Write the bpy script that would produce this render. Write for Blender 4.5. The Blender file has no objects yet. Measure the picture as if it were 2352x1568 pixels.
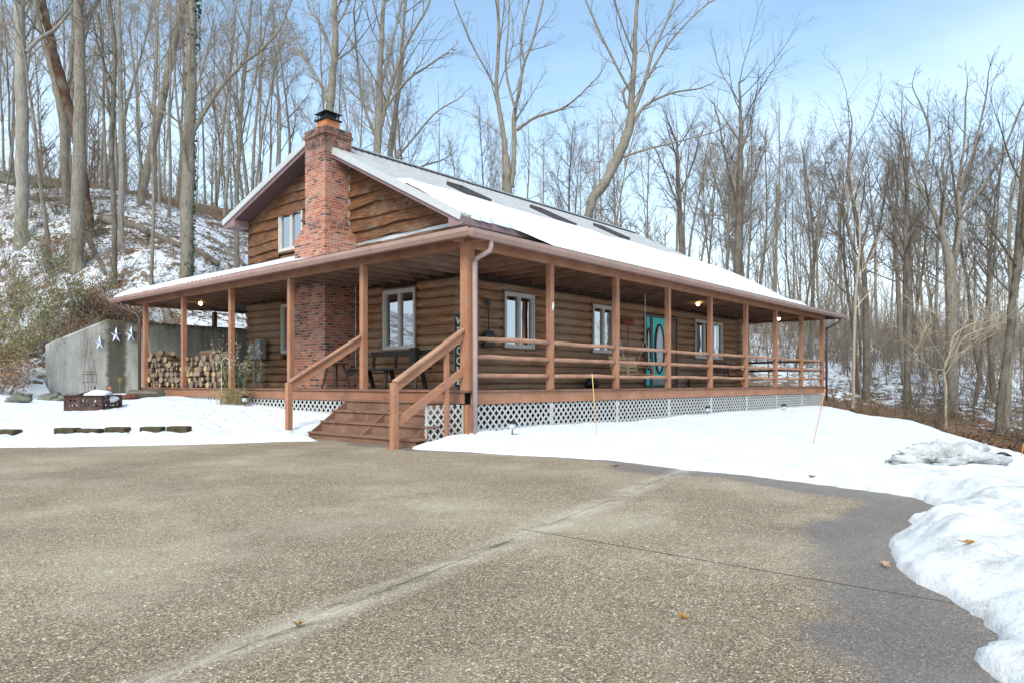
import bpy, math, random
import numpy as np
from mathutils import Vector, Matrix, noise as mnoise
random.seed(7); rng = np.random.default_rng(7)
SC = bpy.context.scene
R = math.radians
# ---------------------------------------------------------------- camera
CAM = (-9.2014, -9.0776, 1.1)
AR = R(41.014)
cd = bpy.data.cameras.new('camera'); cam = bpy.data.objects.new('camera', cd); SC.collection.objects.link(cam)
cd.sensor_width = 36; cd.lens = 24.973; cd.shift_y = 0.0400; cd.clip_start = 0.1; cd.clip_end = 2000
cam.location = CAM; cam.rotation_euler = (R(90), 0, AR - R(90)); SC.camera = cam
# ---------------------------------------------------------------- world, sun
SUN_EL, SUN_AZ = R(45), R(245)      # azimuth measured as compass of the direction the light comes from, from +Y clockwise
w = bpy.data.worlds.new('World'); SC.world = w; w.use_nodes = True
nt = w.node_tree; nt.nodes.clear(); N = nt.nodes.new; L = nt.links.new
out = N('ShaderNodeOutputWorld'); bg = N('ShaderNodeBackground'); sky = N('ShaderNodeTexSky')
sky.sky_type = 'NISHITA'; sky.sun_disc = False; sky.sun_elevation = SUN_EL; sky.sun_rotation = SUN_AZ; sky.air_density = 1.0; sky.dust_density = 1.5; sky.ozone_density = 1.6
tc = N('ShaderNodeTexCoord'); mp = N('ShaderNodeMapping'); mp.inputs['Scale'].default_value = (1.0, 1.0, 3.2)
nz = N('ShaderNodeTexNoise'); nz.inputs['Scale'].default_value = 2.2; nz.inputs['Detail'].default_value = 6; nz.inputs['Roughness'].default_value = 0.55
cr = N('ShaderNodeMapRange'); cr.inputs[1].default_value = .40; cr.inputs[2].default_value = .72; cr.inputs[3].default_value = .12; cr.inputs[4].default_value = .34
sep = N('ShaderNodeSeparateXYZ'); hz = N('ShaderNodeMapRange'); hz.inputs[1].default_value = 0.0; hz.inputs[2].default_value = .42; hz.inputs[3].default_value = .60; hz.inputs[4].default_value = 0.0
add = N('ShaderNodeMath'); add.operation = 'ADD'; add.use_clamp = True
mx = N('ShaderNodeMix'); mx.data_type = 'RGBA'; mx.inputs[7].default_value = (6.6, 7.4, 8.2, 1)
L(tc.outputs['Generated'], mp.inputs[0]); L(mp.outputs[0], nz.inputs['Vector']); L(nz.outputs[0], cr.inputs[0])
L(tc.outputs['Generated'], sep.inputs[0]); L(sep.outputs[2], hz.inputs[0]); L(cr.outputs[0], add.inputs[0]); L(hz.outputs[0], add.inputs[1])
L(add.outputs[0], mx.inputs[0]); tn = N('ShaderNodeMix'); tn.data_type = 'RGBA'; tn.blend_type = 'MULTIPLY'; tn.inputs[0].default_value = 1; tn.inputs[7].default_value = (1.0, 1.24, 1.22, 1); L(sky.outputs[0], tn.inputs[6]); L(tn.outputs[2], mx.inputs[6]); L(mx.outputs[2], bg.inputs[0]); L(bg.outputs[0], out.inputs[0])
bg.inputs[1].default_value = 0.088
sd = bpy.data.lights.new('sun', 'SUN'); sd.energy = 1.25; sd.angle = R(24); sd.color = (1, .96, .9)
sun = bpy.data.objects.new('sun', sd); SC.collection.objects.link(sun)
_d = Vector((math.sin(SUN_AZ) * math.cos(SUN_EL), math.cos(SUN_AZ) * math.cos(SUN_EL), math.sin(SUN_EL)))
sun.rotation_euler = _d.to_track_quat('Z', 'Y').to_euler()
SC.view_settings.view_transform = 'Standard'; SC.view_settings.look = 'None'; SC.view_settings.gamma = 1; SC.view_settings.exposure = 1.27
SC.cycles.max_bounces = 6; SC.cycles.diffuse_bounces = 3; SC.cycles.glossy_bounces = 3; SC.cycles.transparent_max_bounces = 6
# ---------------------------------------------------------------- helpers
CX, HY, FF = 1176.0, 878.0, 1632.0
Fv = (math.cos(AR), math.sin(AR)); Rv = (math.sin(AR), -math.cos(AR))
def ray(px): o = (px - CX) / FF; return (Fv[0] + Rv[0] * o, Fv[1] + Rv[1] * o)
def at(px, py, d):                       # survey helper: a sight line of the plan at distance d -> world point
    r = ray(px); return (CAM[0] + r[0] * d, CAM[1] + r[1] * d, CAM[2] - (py - HY) * d / FF)
def tag(o, label=None, cat=None, group=None, kind=None):
    if label: o['label'] = label
    if cat: o['category'] = cat
    if group: o['group'] = group
    if kind: o['kind'] = kind
    return o
def empty(name, loc=(0, 0, 0), rz=0):
    o = bpy.data.objects.new(name, None); SC.collection.objects.link(o); o.location = loc; o.rotation_euler = (0, 0, rz); return o
class MB:
    def __init__(s): s.v = []; s.f = []; s.m = []; s.mi = 0
    def add(s, vs, fs):
        b = len(s.v); s.v.extend(vs); s.f.extend([tuple(i + b for i in f) for f in fs]); s.m.extend([s.mi] * len(fs)); return s
    def box(s, x0, x1, y0, y1, z0, z1):
        vs = [(x, y, z) for x in (x0, x1) for y in (y0, y1) for z in (z0, z1)]
        return s.add(vs, [(0, 1, 3, 2), (4, 6, 7, 5), (0, 4, 5, 1), (2, 3, 7, 6), (0, 2, 6, 4), (1, 5, 7, 3)])
    def bar(s, a, b, wd, ht, up=(0, 0, 1)):       # rectangular bar from a to b
        a = Vector(a); b = Vector(b); d = (b - a).normalized(); u = Vector(up); sd_ = d.cross(u)
        if sd_.length < 1e-4: sd_ = d.cross(Vector((1, 0, 0)))
        sd_.normalize(); u = sd_.cross(d).normalized(); vs = []
        for p in (a, b):
            for i, j in ((-1, -1), (1, -1), (1, 1), (-1, 1)): vs.append(tuple(p + sd_ * wd / 2 * i + u * ht / 2 * j))
        return s.add(vs, [(0, 3, 2, 1), (4, 5, 6, 7), (0, 1, 5, 4), (1, 2, 6, 5), (2, 3, 7, 6), (3, 0, 4, 7)])
    def tube(s, pts, rad, n=8, cap=True):
        pts = [Vector(p) for p in pts]; k = len(pts)
        if not hasattr(rad, '__len__'): rad = [rad] * k
        vs = []; ref = Vector((0.13, 0.21, 1)).normalized()
        for i, p in enumerate(pts):
            d = (pts[min(i + 1, k - 1)] - pts[max(i - 1, 0)])
            d = d.normalized() if d.length > 1e-9 else Vector((0, 0, 1))
            rf = ref if abs(d.dot(ref)) < .95 else Vector((1, .1, 0)).normalized()
            a = d.cross(rf).normalized(); b = d.cross(a)
            for j in range(n):
                t = 2 * math.pi * j / n; vs.append(tuple(p + (a * math.cos(t) + b * math.sin(t)) * rad[i]))
        fs = [(i * n + j, i * n + (j + 1) % n, (i + 1) * n + (j + 1) % n, (i + 1) * n + j) for i in range(k - 1) for j in range(n)]
        if cap: fs += [tuple(range(n))[::-1], tuple((k - 1) * n + j for j in range(n))]
        return s.add(vs, fs)
    def lathe(s, c, prof, n=16):
        vs = []; fs = []; k = len(prof)
        for r_, z in prof:
            for j in range(n): t = 2 * math.pi * j / n; vs.append((c[0] + r_ * math.cos(t), c[1] + r_ * math.sin(t), c[2] + z))
        fs = [(i * n + j, i * n + (j + 1) % n, (i + 1) * n + (j + 1) % n, (i + 1) * n + j) for i in range(k - 1) for j in range(n)]
        return s.add(vs, fs + [tuple(range(n))[::-1], tuple((k - 1) * n + j for j in range(n))])
    def build(s, name, mats, parent=None, smooth=False, bevel=0, label=None):
        me = bpy.data.meshes.new(name); me.from_pydata(s.v, [], s.f); 
        if not isinstance(mats, (list, tuple)): mats = [mats]
        for m in mats: me.materials.append(m)
        if len(mats) > 1: me.polygons.foreach_set('material_index', s.m)
        if smooth: me.polygons.foreach_set('use_smooth', [True] * len(me.polygons))
        me.update(); o = bpy.data.objects.new(name, me); SC.collection.objects.link(o)
        if parent: o.parent = parent
        if bevel:
            b = o.modifiers.new('b', 'BEVEL'); b.width = bevel; b.segments = 2; b.limit_method = 'ANGLE'
        if label: o['label'] = label
        return o
def bx(name, m, parent, *a, **k): return MB().box(*a).build(name, m, parent, **k)
def copy_tree(o, parent=None):
    c = o.copy(); SC.collection.objects.link(c)
    if parent: c.parent = parent
    for ch in KIDS.get(o.name, []): copy_tree(ch, c)
    return c
KIDS = {}
def reg(o, *ch): KIDS[o.name] = list(ch)
# numpy value noise
def _h(ix, iy, s): 
    n = (ix * 374761393 + iy * 668265263 + s * 974634777) & 0xffffffff
    n = ((n ^ (n >> 13)) * 1274126177) & 0xffffffff
    return ((n ^ (n >> 16)) & 0xffff) / 65535.0
def vn(x, y, s=0):
    x = np.asarray(x, float); y = np.asarray(y, float); ix = np.floor(x).astype(np.int64); iy = np.floor(y).astype(np.int64); fx = x - ix; fy = y - iy
    fx = fx * fx * (3 - 2 * fx); fy = fy * fy * (3 - 2 * fy)
    return (_h(ix, iy, s) * (1 - fx) + _h(ix + 1, iy, s) * fx) * (1 - fy) + (_h(ix, iy + 1, s) * (1 - fx) + _h(ix + 1, iy + 1, s) * fx) * fy
def fbm(x, y, sc, o=4, s=0):
    r = 0; a = 1; t = 0
    for i in range(o): r = r + a * (vn(np.asarray(x) * sc + 17.3 * i, np.asarray(y) * sc - 9.1 * i, s + i) - .5); t += a; a *= .5; sc *= 2.03
    return r / t * 2
def sst(a, b, x): t = np.clip((np.asarray(x, float) - a) / (b - a), 0, 1); return t * t * (3 - 2 * t)
# ---------------------------------------------------------------- materials
class M:
    def __init__(s, name, rough=.8, spec=.3):
        s.m = bpy.data.materials.new(name); s.m.use_nodes = True; s.t = s.m.node_tree; s.b = s.t.nodes['Principled BSDF']
        s.b.inputs['Roughness'].default_value = rough; s.b.inputs['Specular IOR Level'].default_value = spec
    def n(s, ty, **kw):
        x = s.t.nodes.new('ShaderNode' + ty)
        for k, v in kw.items(): setattr(x, k, v)
        return x
    def l(s, a, b): s.t.links.new(a, b)
    def coord(s, scale=(1, 1, 1), which='Object', rot=(0, 0, 0)):
        t = s.n('TexCoord'); m = s.n('Mapping'); m.inputs['Scale'].default_value = scale; m.inputs['Rotation'].default_value = rot; s.l(t.outputs[which], m.inputs[0]); return m.outputs[0]
    def noise(s, vec, scale, det=4, rough=.6, dist=0):
        x = s.n('TexNoise'); x.inputs['Scale'].default_value = scale; x.inputs['Detail'].default_value = det; x.inputs['Roughness'].default_value = rough; x.inputs['Distortion'].default_value = dist
        s.l(vec, x.inputs['Vector']); return x.outputs[0]
    def ramp(s, fac, stops):
        x = s.n('ValToRGB'); e = x.color_ramp.elements
        while len(e) < len(stops): e.new(.5)
        for i, (p, c) in enumerate(stops): e[i].position = p; e[i].color = (c[0], c[1], c[2], 1)
        s.l(fac, x.inputs[0]); return x.outputs[0]
    def mix(s, fac, a, b, mode='MIX'):
        x = s.n('Mix', data_type='RGBA', blend_type=mode)
        for i, v in ((0, fac), (6, a), (7, b)):
            if hasattr(v, 'links'): s.l(v, x.inputs[i])
            else: x.inputs[i].default_value = v if i == 0 else (v[0], v[1], v[2], 1)
        return x.outputs[2]
    def math(s, op, a, b=0, clamp=False):
        x = s.n('Math', operation=op, use_clamp=clamp)
        for i, v in ((0, a), (1, b)):
            if hasattr(v, 'links'): s.l(v, x.inputs[i])
            else: x.inputs[i].default_value = v
        return x.outputs[0]
    def rng(s, v, a, b, c=0, d=1):
        x = s.n('MapRange'); s.l(v, x.inputs[0])
        for i, q in enumerate((a, b, c, d)): x.inputs[i + 1].default_value = q
        return x.outputs[0]
    def bump(s, h, st=.3, dist=.02):
        x = s.n('Bump'); x.inputs['Strength'].default_value = st; x.inputs['Distance'].default_value = dist; s.l(h, x.inputs['Height']); s.l(x.outputs[0], s.b.inputs['Normal'])
    def col(s, c):
        if hasattr(c, 'links'): s.l(c, s.b.inputs['Base Color'])
        else: s.b.inputs['Base Color'].default_value = (c[0], c[1], c[2], 1)
    def sep(s, vec): x = s.n('SeparateXYZ'); s.l(vec, x.inputs[0]); return x.outputs
    def attr(s, name): x = s.n('Attribute', attribute_name=name); return x.outputs['Fac']
def sc3(c, k): return tuple(min(1, v * k) for v in c)
def wood(name, c, axis=2, var=.45, grain=1.0, rough=.75, knots=False, bumpd=.004, dirt=None):
    m = M(name, rough, .25); s = [22 * grain] * 3; s[axis] = 1.3
    v = m.coord(tuple(s)); g = m.noise(v, 1.6, 5, .65, .6); v2 = m.coord(); b = m.noise(v2, 1.7, 4, .6)
    c1 = m.ramp(g, [(.3, sc3(c, 1 - var)), (.55, c), (.75, sc3(c, 1 + var * .8))])
    c2 = m.mix(m.rng(b, .35, .7), c1, m.mix(.5, c1, sc3(c, .55 if dirt is None else 1), 'MULTIPLY'))
    if dirt: c2 = m.mix(m.rng(m.noise(v2, 3.1, 5, .7), .5, .72), c2, dirt)
    if knots:
        s2 = [5] * 3; s2[axis] = 2.2; vo = m.n('TexVoronoi'); m.l(m.coord(tuple(s2)), vo.inputs['Vector']); vo.inputs['Scale'].default_value = .8
        c2 = m.mix(m.rng(vo.outputs['Distance'], .06, .16, .8, 0), c2, sc3(c, .2))
    m.col(c2); m.bump(g, .35, bumpd); return m.m
def plain(name, c, rough=.6, spec=.4, var=.2, sc=6, metal=0, bump=0):
    m = M(name, rough, spec); n = m.noise(m.coord(), sc, 5, .6); m.col(m.ramp(n, [(.3, sc3(c, 1 - var)), (.7, sc3(c, 1 + var))])); m.b.inputs['Metallic'].default_value = metal
    if bump: m.bump(n, .4, bump)
    return m.m
PAINT = (.46, .225, .13)
mp_z = wood('painted_post_wood', PAINT, 2, .22, dirt=(.33, .19, .14)); mp_x = wood('painted_beam_wood_x', PAINT, 0, .22, dirt=(.34, .185, .13)); mp_y = wood('painted_beam_wood_y', (.36, .175, .105), 1, .12, dirt=(.28, .14, .09))
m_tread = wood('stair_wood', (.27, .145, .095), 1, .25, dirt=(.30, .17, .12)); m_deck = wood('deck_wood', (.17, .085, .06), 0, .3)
m_rail = wood('rail_wood', (.52, .29, .19), 0, .22)
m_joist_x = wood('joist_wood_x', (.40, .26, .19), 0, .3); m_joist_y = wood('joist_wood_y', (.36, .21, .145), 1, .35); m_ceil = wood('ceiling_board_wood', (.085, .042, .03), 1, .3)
def logmat(name, axis):
    m = M(name, .78, .25); s = [16] * 3; s[axis] = .8; v = m.coord(tuple(s)); g = m.noise(v, 1.2, 6, .7, .8); o = m.coord(); b = m.noise(o, .9, 5, .6)
    c = m.ramp(g, [(.25, (.08, .04, .02)), (.5, (.31, .155, .078)), (.72, (.50, .28, .15))])
    c = m.mix(m.rng(b, .42, .7), c, m.mix(.6, c, (.36, .29, .22)))
    s2 = [4.5] * 3; s2[axis] = 1.6; vo = m.n('TexVoronoi'); m.l(m.coord(tuple(s2)), vo.inputs['Vector']); vo.inputs['Scale'].default_value = 1.0
    c = m.mix(m.rng(vo.outputs['Distance'], .04, .12, .8, 0), c, (.03, .014, .008))
    m.col(c); m.bump(g, .5, .006); return m.m
m_logx = logmat('log_wood_x', 0); m_logy = logmat('log_wood_y', 1)
m_chink = plain('chinking', (.05, .03, .02), .9)
def sidmat():
    m = M('live_edge_siding', .8, .2); v = m.coord((14, 1.1, 14)); g = m.noise(v, 1.3, 6, .7, 1.2); o = m.coord(); b = m.noise(o, 1.3, 5, .65)
    c = m.ramp(g, [(.28, (.042, .02, .011)), (.5, (.135, .058, .027)), (.72, (.28, .135, .066))])
    c = m.mix(m.rng(b, .5, .66), c, m.mix(.45, c, (.30, .12, .035))); c = m.mix(m.rng(m.noise(o, 2.3, 5, .7), .52, .7), c, m.mix(.7, c, (.19, .155, .125)))
    vo = m.n('TexVoronoi'); m.l(m.coord((3, 1.3, 4)), vo.inputs['Vector']); vo.inputs['Scale'].default_value = 1.0
    c = m.mix(m.rng(vo.outputs['Distance'], .05, .13, .85, 0), c, (.025, .012, .007)); m.col(c); m.bump(g, .5, .006); return m.m
m_siding = sidmat()
def brickmat():
    m = M('brick', .88, .2); t = m.n('TexCoord'); s = m.sep(t.outputs['Object']); cb = m.n('CombineXYZ'); m.l(m.math('ADD', s[0], s[1]), cb.inputs[0]); m.l(s[2], cb.inputs[1])
    br = m.n('TexBrick'); m.l(cb.outputs[0], br.inputs['Vector']); br.inputs['Scale'].default_value = 1; br.inputs['Brick Width'].default_value = .205; br.inputs['Row Height'].default_value = .071; br.inputs['Mortar Size'].default_value = .007
    br.inputs['Mortar Smooth'].default_value = .2; br.inputs['Bias'].default_value = 0.0
    br.inputs['Color1'].default_value = (0, 0, 0, 1); br.inputs['Color2'].default_value = (1, 1, 1, 1); br.inputs['Mortar'].default_value = (.5, .5, .5, 1)
    bc = m.ramp(br.outputs['Color'], [(0, (.10, .065, .06)), (.12, (.17, .085, .07)), (.24, (.36, .12, .07)), (.55, (.47, .165, .09)), (.8, (.52, .25, .16)), (1, (.26, .13, .10))])
    o = m.coord(); n = m.noise(o, 14, 5, .7); bc = m.mix(.8, bc, m.ramp(n, [(.3, (.55, .55, .55)), (.7, (1.3, 1.25, 1.2))]), 'MULTIPLY')
    pale = m.rng(m.noise(o, 1.6, 6, .75), .52, .72, 0, .55); bc = m.mix(pale, bc, (.52, .36, .30))
    c = m.mix(m.math('MULTIPLY', br.outputs['Fac'], .8), bc, (.48, .41, .36))
    zz = m.rng(s[2], 6.7, 7.5, 0, 1); so = m.math('MULTIPLY', zz, m.rng(m.noise(o, 3.5, 5, .7), .35, .62)); so2 = m.rng(m.noise(o, 2.4, 5, .75), .60, .72, 0, .5)
    c = m.mix(m.math('MAXIMUM', so, so2), c, (.045, .035, .032)); m.col(c)
    h = m.math('ADD', m.math('MULTIPLY', br.outputs['Fac'], -1), m.math('MULTIPLY', n, .5)); m.bump(h, .7, .012); return m.m
m_brick = brickmat()
m_frame = plain('window_frame_paint', (.56, .51, .46), .5, .4, .08); m_frame_dk = plain('sash_dark', (.10, .09, .085), .5)
m_trim = wood('window_trim_wood', (.26, .15, .09), 2, .2)
def glassmat():
    m = M('window_glass', .02, .5); g = m.n('BsdfGlossy'); g.inputs['Roughness'].default_value = .015; g.inputs['Color'].default_value = (.92, .95, 1, 1)
    mxs = m.n('MixShader'); fr = m.n('Fresnel'); fr.inputs[0].default_value = 1.5; m.l(m.rng(fr.outputs[0], 0, 1, .38, 1), mxs.inputs[0]); m.col((.012, .012, .014)); m.l(m.b.outputs[0], mxs.inputs[1]); m.l(g.outputs[0], mxs.inputs[2])
    o = [x for x in m.t.nodes if x.type == 'OUTPUT_MATERIAL'][0]; m.l(mxs.outputs[0], o.inputs[0]); 
    bp = m.n('Bump'); bp.inputs['Strength'].default_value = .05; bp.inputs['Distance'].default_value = .02; m.l(m.noise(m.coord(), 2.5, 1), bp.inputs['Height']); m.l(bp.outputs[0], g.inputs['Normal'])
    return m.m
m_glass = glassmat()
m_teal = plain('teal_door_paint', (.06, .62, .56), .45, .4, .06)
m_black = plain('black_metal', (.012, .012, .013), .5); m_blackp = plain('black_plastic', (.015, .015, .016), .35)
m_gutter = plain('mauve_gutter_metal', (.40, .24, .19), .38, .5, .1, 3); m_fascia = plain('mauve_fascia', (.26, .165, .16), .6, .3, .1)
m_down = plain('downspout_metal', (.42, .30, .28), .35, .5, .12, 4); m_downdk = plain('dark_downspout', (.09, .045, .04), .4, .5, .1)
def roofmat():
    m = M('roof_metal', .45, .5); s = m.sep(m.coord()); f = m.math('FRACT', m.math('MULTIPLY', s[0], 4.35)); rib = m.rng(m.math('ABSOLUTE', m.math('SUBTRACT', f, .5)), .36, .47, 0, 1)
    n = m.noise(m.coord(), 3, 5, .6); c = m.ramp(n, [(.3, (.38, .38, .385)), (.7, (.52, .52, .52))]); c = m.mix(m.math('MULTIPLY', rib, .5), c, (.25, .25, .26)); m.col(c); m.bump(rib, .8, .02); return m.m
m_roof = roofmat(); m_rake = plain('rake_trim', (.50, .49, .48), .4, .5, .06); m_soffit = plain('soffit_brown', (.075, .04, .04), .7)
m_edge = plain('dark_roof_edge', (.06, .05, .05), .6)
m_terra = plain('terracotta', (.52, .20, .085), .8, .2, .15); m_conc_top = plain('crown_mortar', (.18, .15, .13), .9)
m_lattice = plain('lattice_vinyl', (.53, .515, .49), .5, .3, .12, 3); m_under = plain('shade_black_foundation', (.045, .042, .04), .95)  # foundation block coloured near-black to carry the shade under the deck
def snowmat(name='snow', dirt=.0):
    m = M(name, .75, .25); o = m.coord(); n = m.noise(o, 5, 7, .7); n2 = m.noise(o, 38, 4, .7); m.b.inputs['Subsurface Weight'].default_value = 0
    c = m.ramp(n, [(.25, (.70, .73, .77)), (.7, (.80, .81, .82))]); m.col(c); m.bump(m.math('ADD', n, m.math('MULTIPLY', n2, .3)), .35, .03); return m.m
m_snow = snowmat()
def icemat():
    m = M('dirty_ice', .45, .4); o = m.coord(); n = m.noise(o, 4, 7, .7); n2 = m.noise(o, 30, 4, .7); c = m.ramp(n, [(.3, (.42, .415, .40)), (.5, (.62, .62, .61)), (.68, (.75, .75, .745))]); c = m.mix(m.rng(n2, .62, .7), c, (.25, .22, .18)); m.col(c); m.bump(m.math('ADD', n, n2), .9, .04); return m.m
m_ice = icemat()
def concmat():
    m = M('weathered_concrete', .9, .2); o = m.coord(); st = m.noise(m.coord((2.2, 2.2, .35)), 1.6, 6, .7, .4); n = m.noise(o, 4, 6, .7)
    c = m.ramp(st, [(.3, (.28, .255, .215)), (.5, (.50, .475, .425)), (.7, (.66, .63, .58))]); c = m.mix(m.rng(n, .5, .75), c, m.mix(.5, c, (.22, .21, .15)))
    s = m.sep(o); # the long dark damp stain right of the corner, and algae along the top edge
    band = m.math('SUBTRACT', 1, m.math('ABSOLUTE', m.math('MULTIPLY', m.math('SUBTRACT', m.math('ADD', s[0], m.math('MULTIPLY', m.noise(m.coord((0, 0, 1)), 2.5, 4, .7), .5)), -.02), 2.9)), True)
    c = m.mix(m.math('MULTIPLY', m.rng(band, .0, .35), .85), c, (.075, .062, .04))
    top = m.rng(m.math('ADD', s[2], m.math('MULTIPLY', n, .5)), 3.15, 3.38); c = m.mix(top, c, (.13, .12, .07))
    m.col(c); m.bump(n, .4, .01); return m.m
m_conc = concmat()
def barkmat(name, c, dark=.35, sc=1.0, lich=None):
    m = M(name, .92, .15); v = m.coord((9 * sc, 9 * sc, 1.6 * sc)); g = m.noise(v, 1.5, 6, .75, .5); b = m.noise(m.coord(), 1.1, 5, .65)
    g2 = m.noise(m.coord((26 * sc, 26 * sc, 5 * sc)), 1.5, 5, .75, .4); g = m.math('ADD', m.math('MULTIPLY', g, .5), m.math('MULTIPLY', g2, .5)); k = m.ramp(g, [(.38, sc3(c, dark)), (.5, c), (.62, sc3(c, 1.5))]); k = m.mix(m.rng(b, .45, .7), k, m.mix(.5, k, lich or (.36, .34, .28))); m.col(k); m.bump(g, .9, .06); return m.m
b_grey = barkmat('grey_bark', (.24, .20, .155)); b_dark = barkmat('dark_bark', (.135, .107, .08)); b_pale = barkmat('pale_beech_bark', (.30, .27, .225), .55, .5, (.44, .42, .37)); b_rust = barkmat('rusty_dead_wood', (.105, .055, .035), .45)
b_tan = barkmat('tan_bark', (.42, .34, .25), .7)
t_twig = plain('twig_bark', (.25, .20, .15), .9, .1, .25, 2); t_dark = plain('dark_twig_bark', (.145, .112, .084), .9, .1, .25, 2); t_tan = plain('tan_twig_bark', (.45, .35, .25), .9, .1, .2, 2)
m_deadleaf = plain('dead_leaf', (.30, .16, .085), .8, .2, .45, 9); m_litter = plain('litter_leaf', (.155, .085, .05), .85, .15, .45, 9); m_green = plain('green_leaf', (.19, .24, .085), .6, .3, .5, 3); m_olive = plain('olive_leaf', (.28, .26, .11), .7, .3, .4, 3); m_ivy = plain('ivy_leaf', (.03, .065, .018), .5, .4, .4, 4)
m_grass = plain('dry_grass', (.40, .30, .15), .8, .2, .3, 5); m_moss = plain('moss', (.12, .14, .03), .95)
m_stone = plain('grey_stone', (.17, .165, .13), .9, .2, .35, 8, bump=.01); m_block = plain('mossy_block', (.085, .068, .04), .95, .1, .45, 9, bump=.01)
m_chrome = plain('shiny_star_metal', (.75, .77, .82), .22, .5, .1, 3, metal=.9); m_greybox = plain('grey_meter_paint', (.30, .30, .29), .5); m_rustmetal = plain('rusty_fire_pit_metal', (.085, .045, .036), .8, .3, .5, 12)
m_white = plain('white_paint', (.75, .73, .70), .5); m_orange = plain('orange_plastic', (.55, .22, .07), .5); m_red = plain('red_paint', (.24, .03, .02), .5)
m_swing = wood('swing_wood', (.62, .45, .24), 0, .2); m_swing_dk = wood('dark_swing_wood', (.10, .045, .03), 0, .3); m_bench = wood('bench_wood', (.06, .045, .038), 1, .3)
def emit(name, c, s):
    m = M(name); m.b.inputs['Emission Color'].default_value = (*c, 1); m.b.inputs['Emission Strength'].default_value = s; m.col(c); return m.m
m_bulb = emit('lit_bulb', (1, .72, .25), 14)
m_yellow = plain('yellow_petal', (.7, .45, .02), .5)
# ---------------------------------------------------------------- driveway outline and terrain
EDGE = [(-14, 11.5), (-9, 7.9), (-6.11, 5.5), (-5.5, 5.1), (-5.06, 4.63), (-4.22, 4.06), (-3.36, 3.46), (-2.4, 2.98), (-1.9, 2.75), (-1.55, 2.5), (-1.30, 2.0), (-1.35, .2), (-1.42, -.2), (-1.17, -1.22), (-.99, -2.14), (-.80, -3.0), (-.73, -3.54), (-.85, -4.2), (-1.01, -4.82), (-1.03, -5.57),
    (-1.16, -6.28), (-1.41, -7.1), (-1.51, -7.48), (-2.01, -7.82), (-2.52, -7.88), (-2.84, -7.74), (-3.21, -7.85), (-3.55, -7.76), (-3.88, -7.82), (-4.21, -7.93), (-4.64, -8.13), (-4.87, -8.26), (-5.2, -8.43), (-5.47, -8.59), (-5.66, -8.66), (-5.86, -8.62), (-6.06, -8.72), (-7.2, -9.35), (-9, -10.6), (-12, -13), (-45, -16), (-45, 14)]
def sdist(x, y, poly):
    x = np.asarray(x, float); y = np.asarray(y, float); d = np.full(x.shape, 1e9); ins = np.zeros(x.shape, bool); n = len(poly)
    for i in range(n):
        ax, ay = poly[i]; bx_, by = poly[(i + 1) % n]; ex, ey = bx_ - ax, by - ay; t = np.clip(((x - ax) * ex + (y - ay) * ey) / (ex * ex + ey * ey), 0, 1)
        d = np.minimum(d, np.hypot(x - ax - t * ex, y - ay - t * ey))
        c = ((ay > y) != (by > y)); 
        with np.errstate(divide='ignore', invalid='ignore'): xi = ax + (y - ay) * ex / (ey if ey else 1e-9)
        ins ^= c & (x < xi)
    return np.where(ins, -d, d)
CT = [(x, y, z) for x, y, z in [(0, -1, .2), (5, -1, .2), (10, -.6, .2), (15, -.5, .2), (19, -.4, .2), (0, -4, .2), (5, -4, .22), (9, -4.5, .2), (3, -7, .22), (0, -7.6, .27), (10, 5, .25), (17, 5, .2), (5, 10, .5), (0, 4.2, .46), (-.2, 8, .6), (-.3, 12.6, .74), (-.6, 15.4, .74), (-2.2, 15.4, .84), (-4.5, 14, .9),
    (-3.4, 9.5, .5), (-2.2, 11, .6), (-3, 7, .42), (-6, 8.6, .38), (-9, 11, .45), (-1.3, 4.2, .2), (-4, -9, .33), (-7, -10.5, .3), (-30, -30, .2), (-60, 0, 2), (-40, 40, 6), (0, -40, -2), (-20, -60, 3), (40, -50, -3), (60, -30, -2), (-120, -100, 6), (60, -120, 4), (-100, 60, 12),
    (6, 17.4, 3.4), (2, 17.3, 3.15), (-.4, 17, 3.0), (-2.0, 16.2, 1.9), (-3.6, 16.6, 1.6), (12, 17, 3.0), (20, 16, 2.2), (22, 8, .9), (22, 2, .1), (21, -3, -.5), (14, -8, -.9), (8, -10.5, -.8), (2, -12, -.6)]]
for p in [(20, 850, 25), (-60, 700, 28), (60, 700, 26), (175, 612, 28), (50, 505, 31), (60, 420, 38), (150, 415, 44), (-150, 380, 44), (300, 440, 44), (430, 640, 27), (430, 480, 42), (560, 505, 44), (560, 600, 33), (800, 540, 52), (1100, 625, 56), (1500, 715, 62),
          (2000, 905, 38), (2000, 842, 50), (2000, 782, 66), (2200, 962, 28), (2200, 905, 38), (2200, 852, 50), (2200, 795, 66), (2300, 1003, 24), (2350, 1040, 18), (2350, 955, 30), (2350, 885, 42), (2350, 805, 62), (2550, 900, 42), (2550, 820, 62), (2550, 1000, 26), (1800, 880, 36), (1800, 800, 55)]:
    CT.append(at(*p))
for px, d, z in [(-150, 70, 13), (150, 75, 14), (430, 78, 13), (800, 85, 12), (1100, 90, 10.5), (1500, 95, 8.5), (2000, 100, 6.5), (2350, 100, 5), (2600, 100, 4), (150, 140, 12), (800, 150, 12), (1500, 160, 9), (2300, 160, 6)]:
    q = at(px, 878, d); CT.append((q[0], q[1], z))
CT = np.array(CT)
def _U(r): return r * r * np.log(r + 1e-6)
_n = len(CT); _A = np.zeros((_n + 3, _n + 3)); _d = np.hypot(CT[:, None, 0] - CT[None, :, 0], CT[:, None, 1] - CT[None, :, 1]); _A[:_n, :_n] = _U(_d) + np.eye(_n) * 1.0
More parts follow.
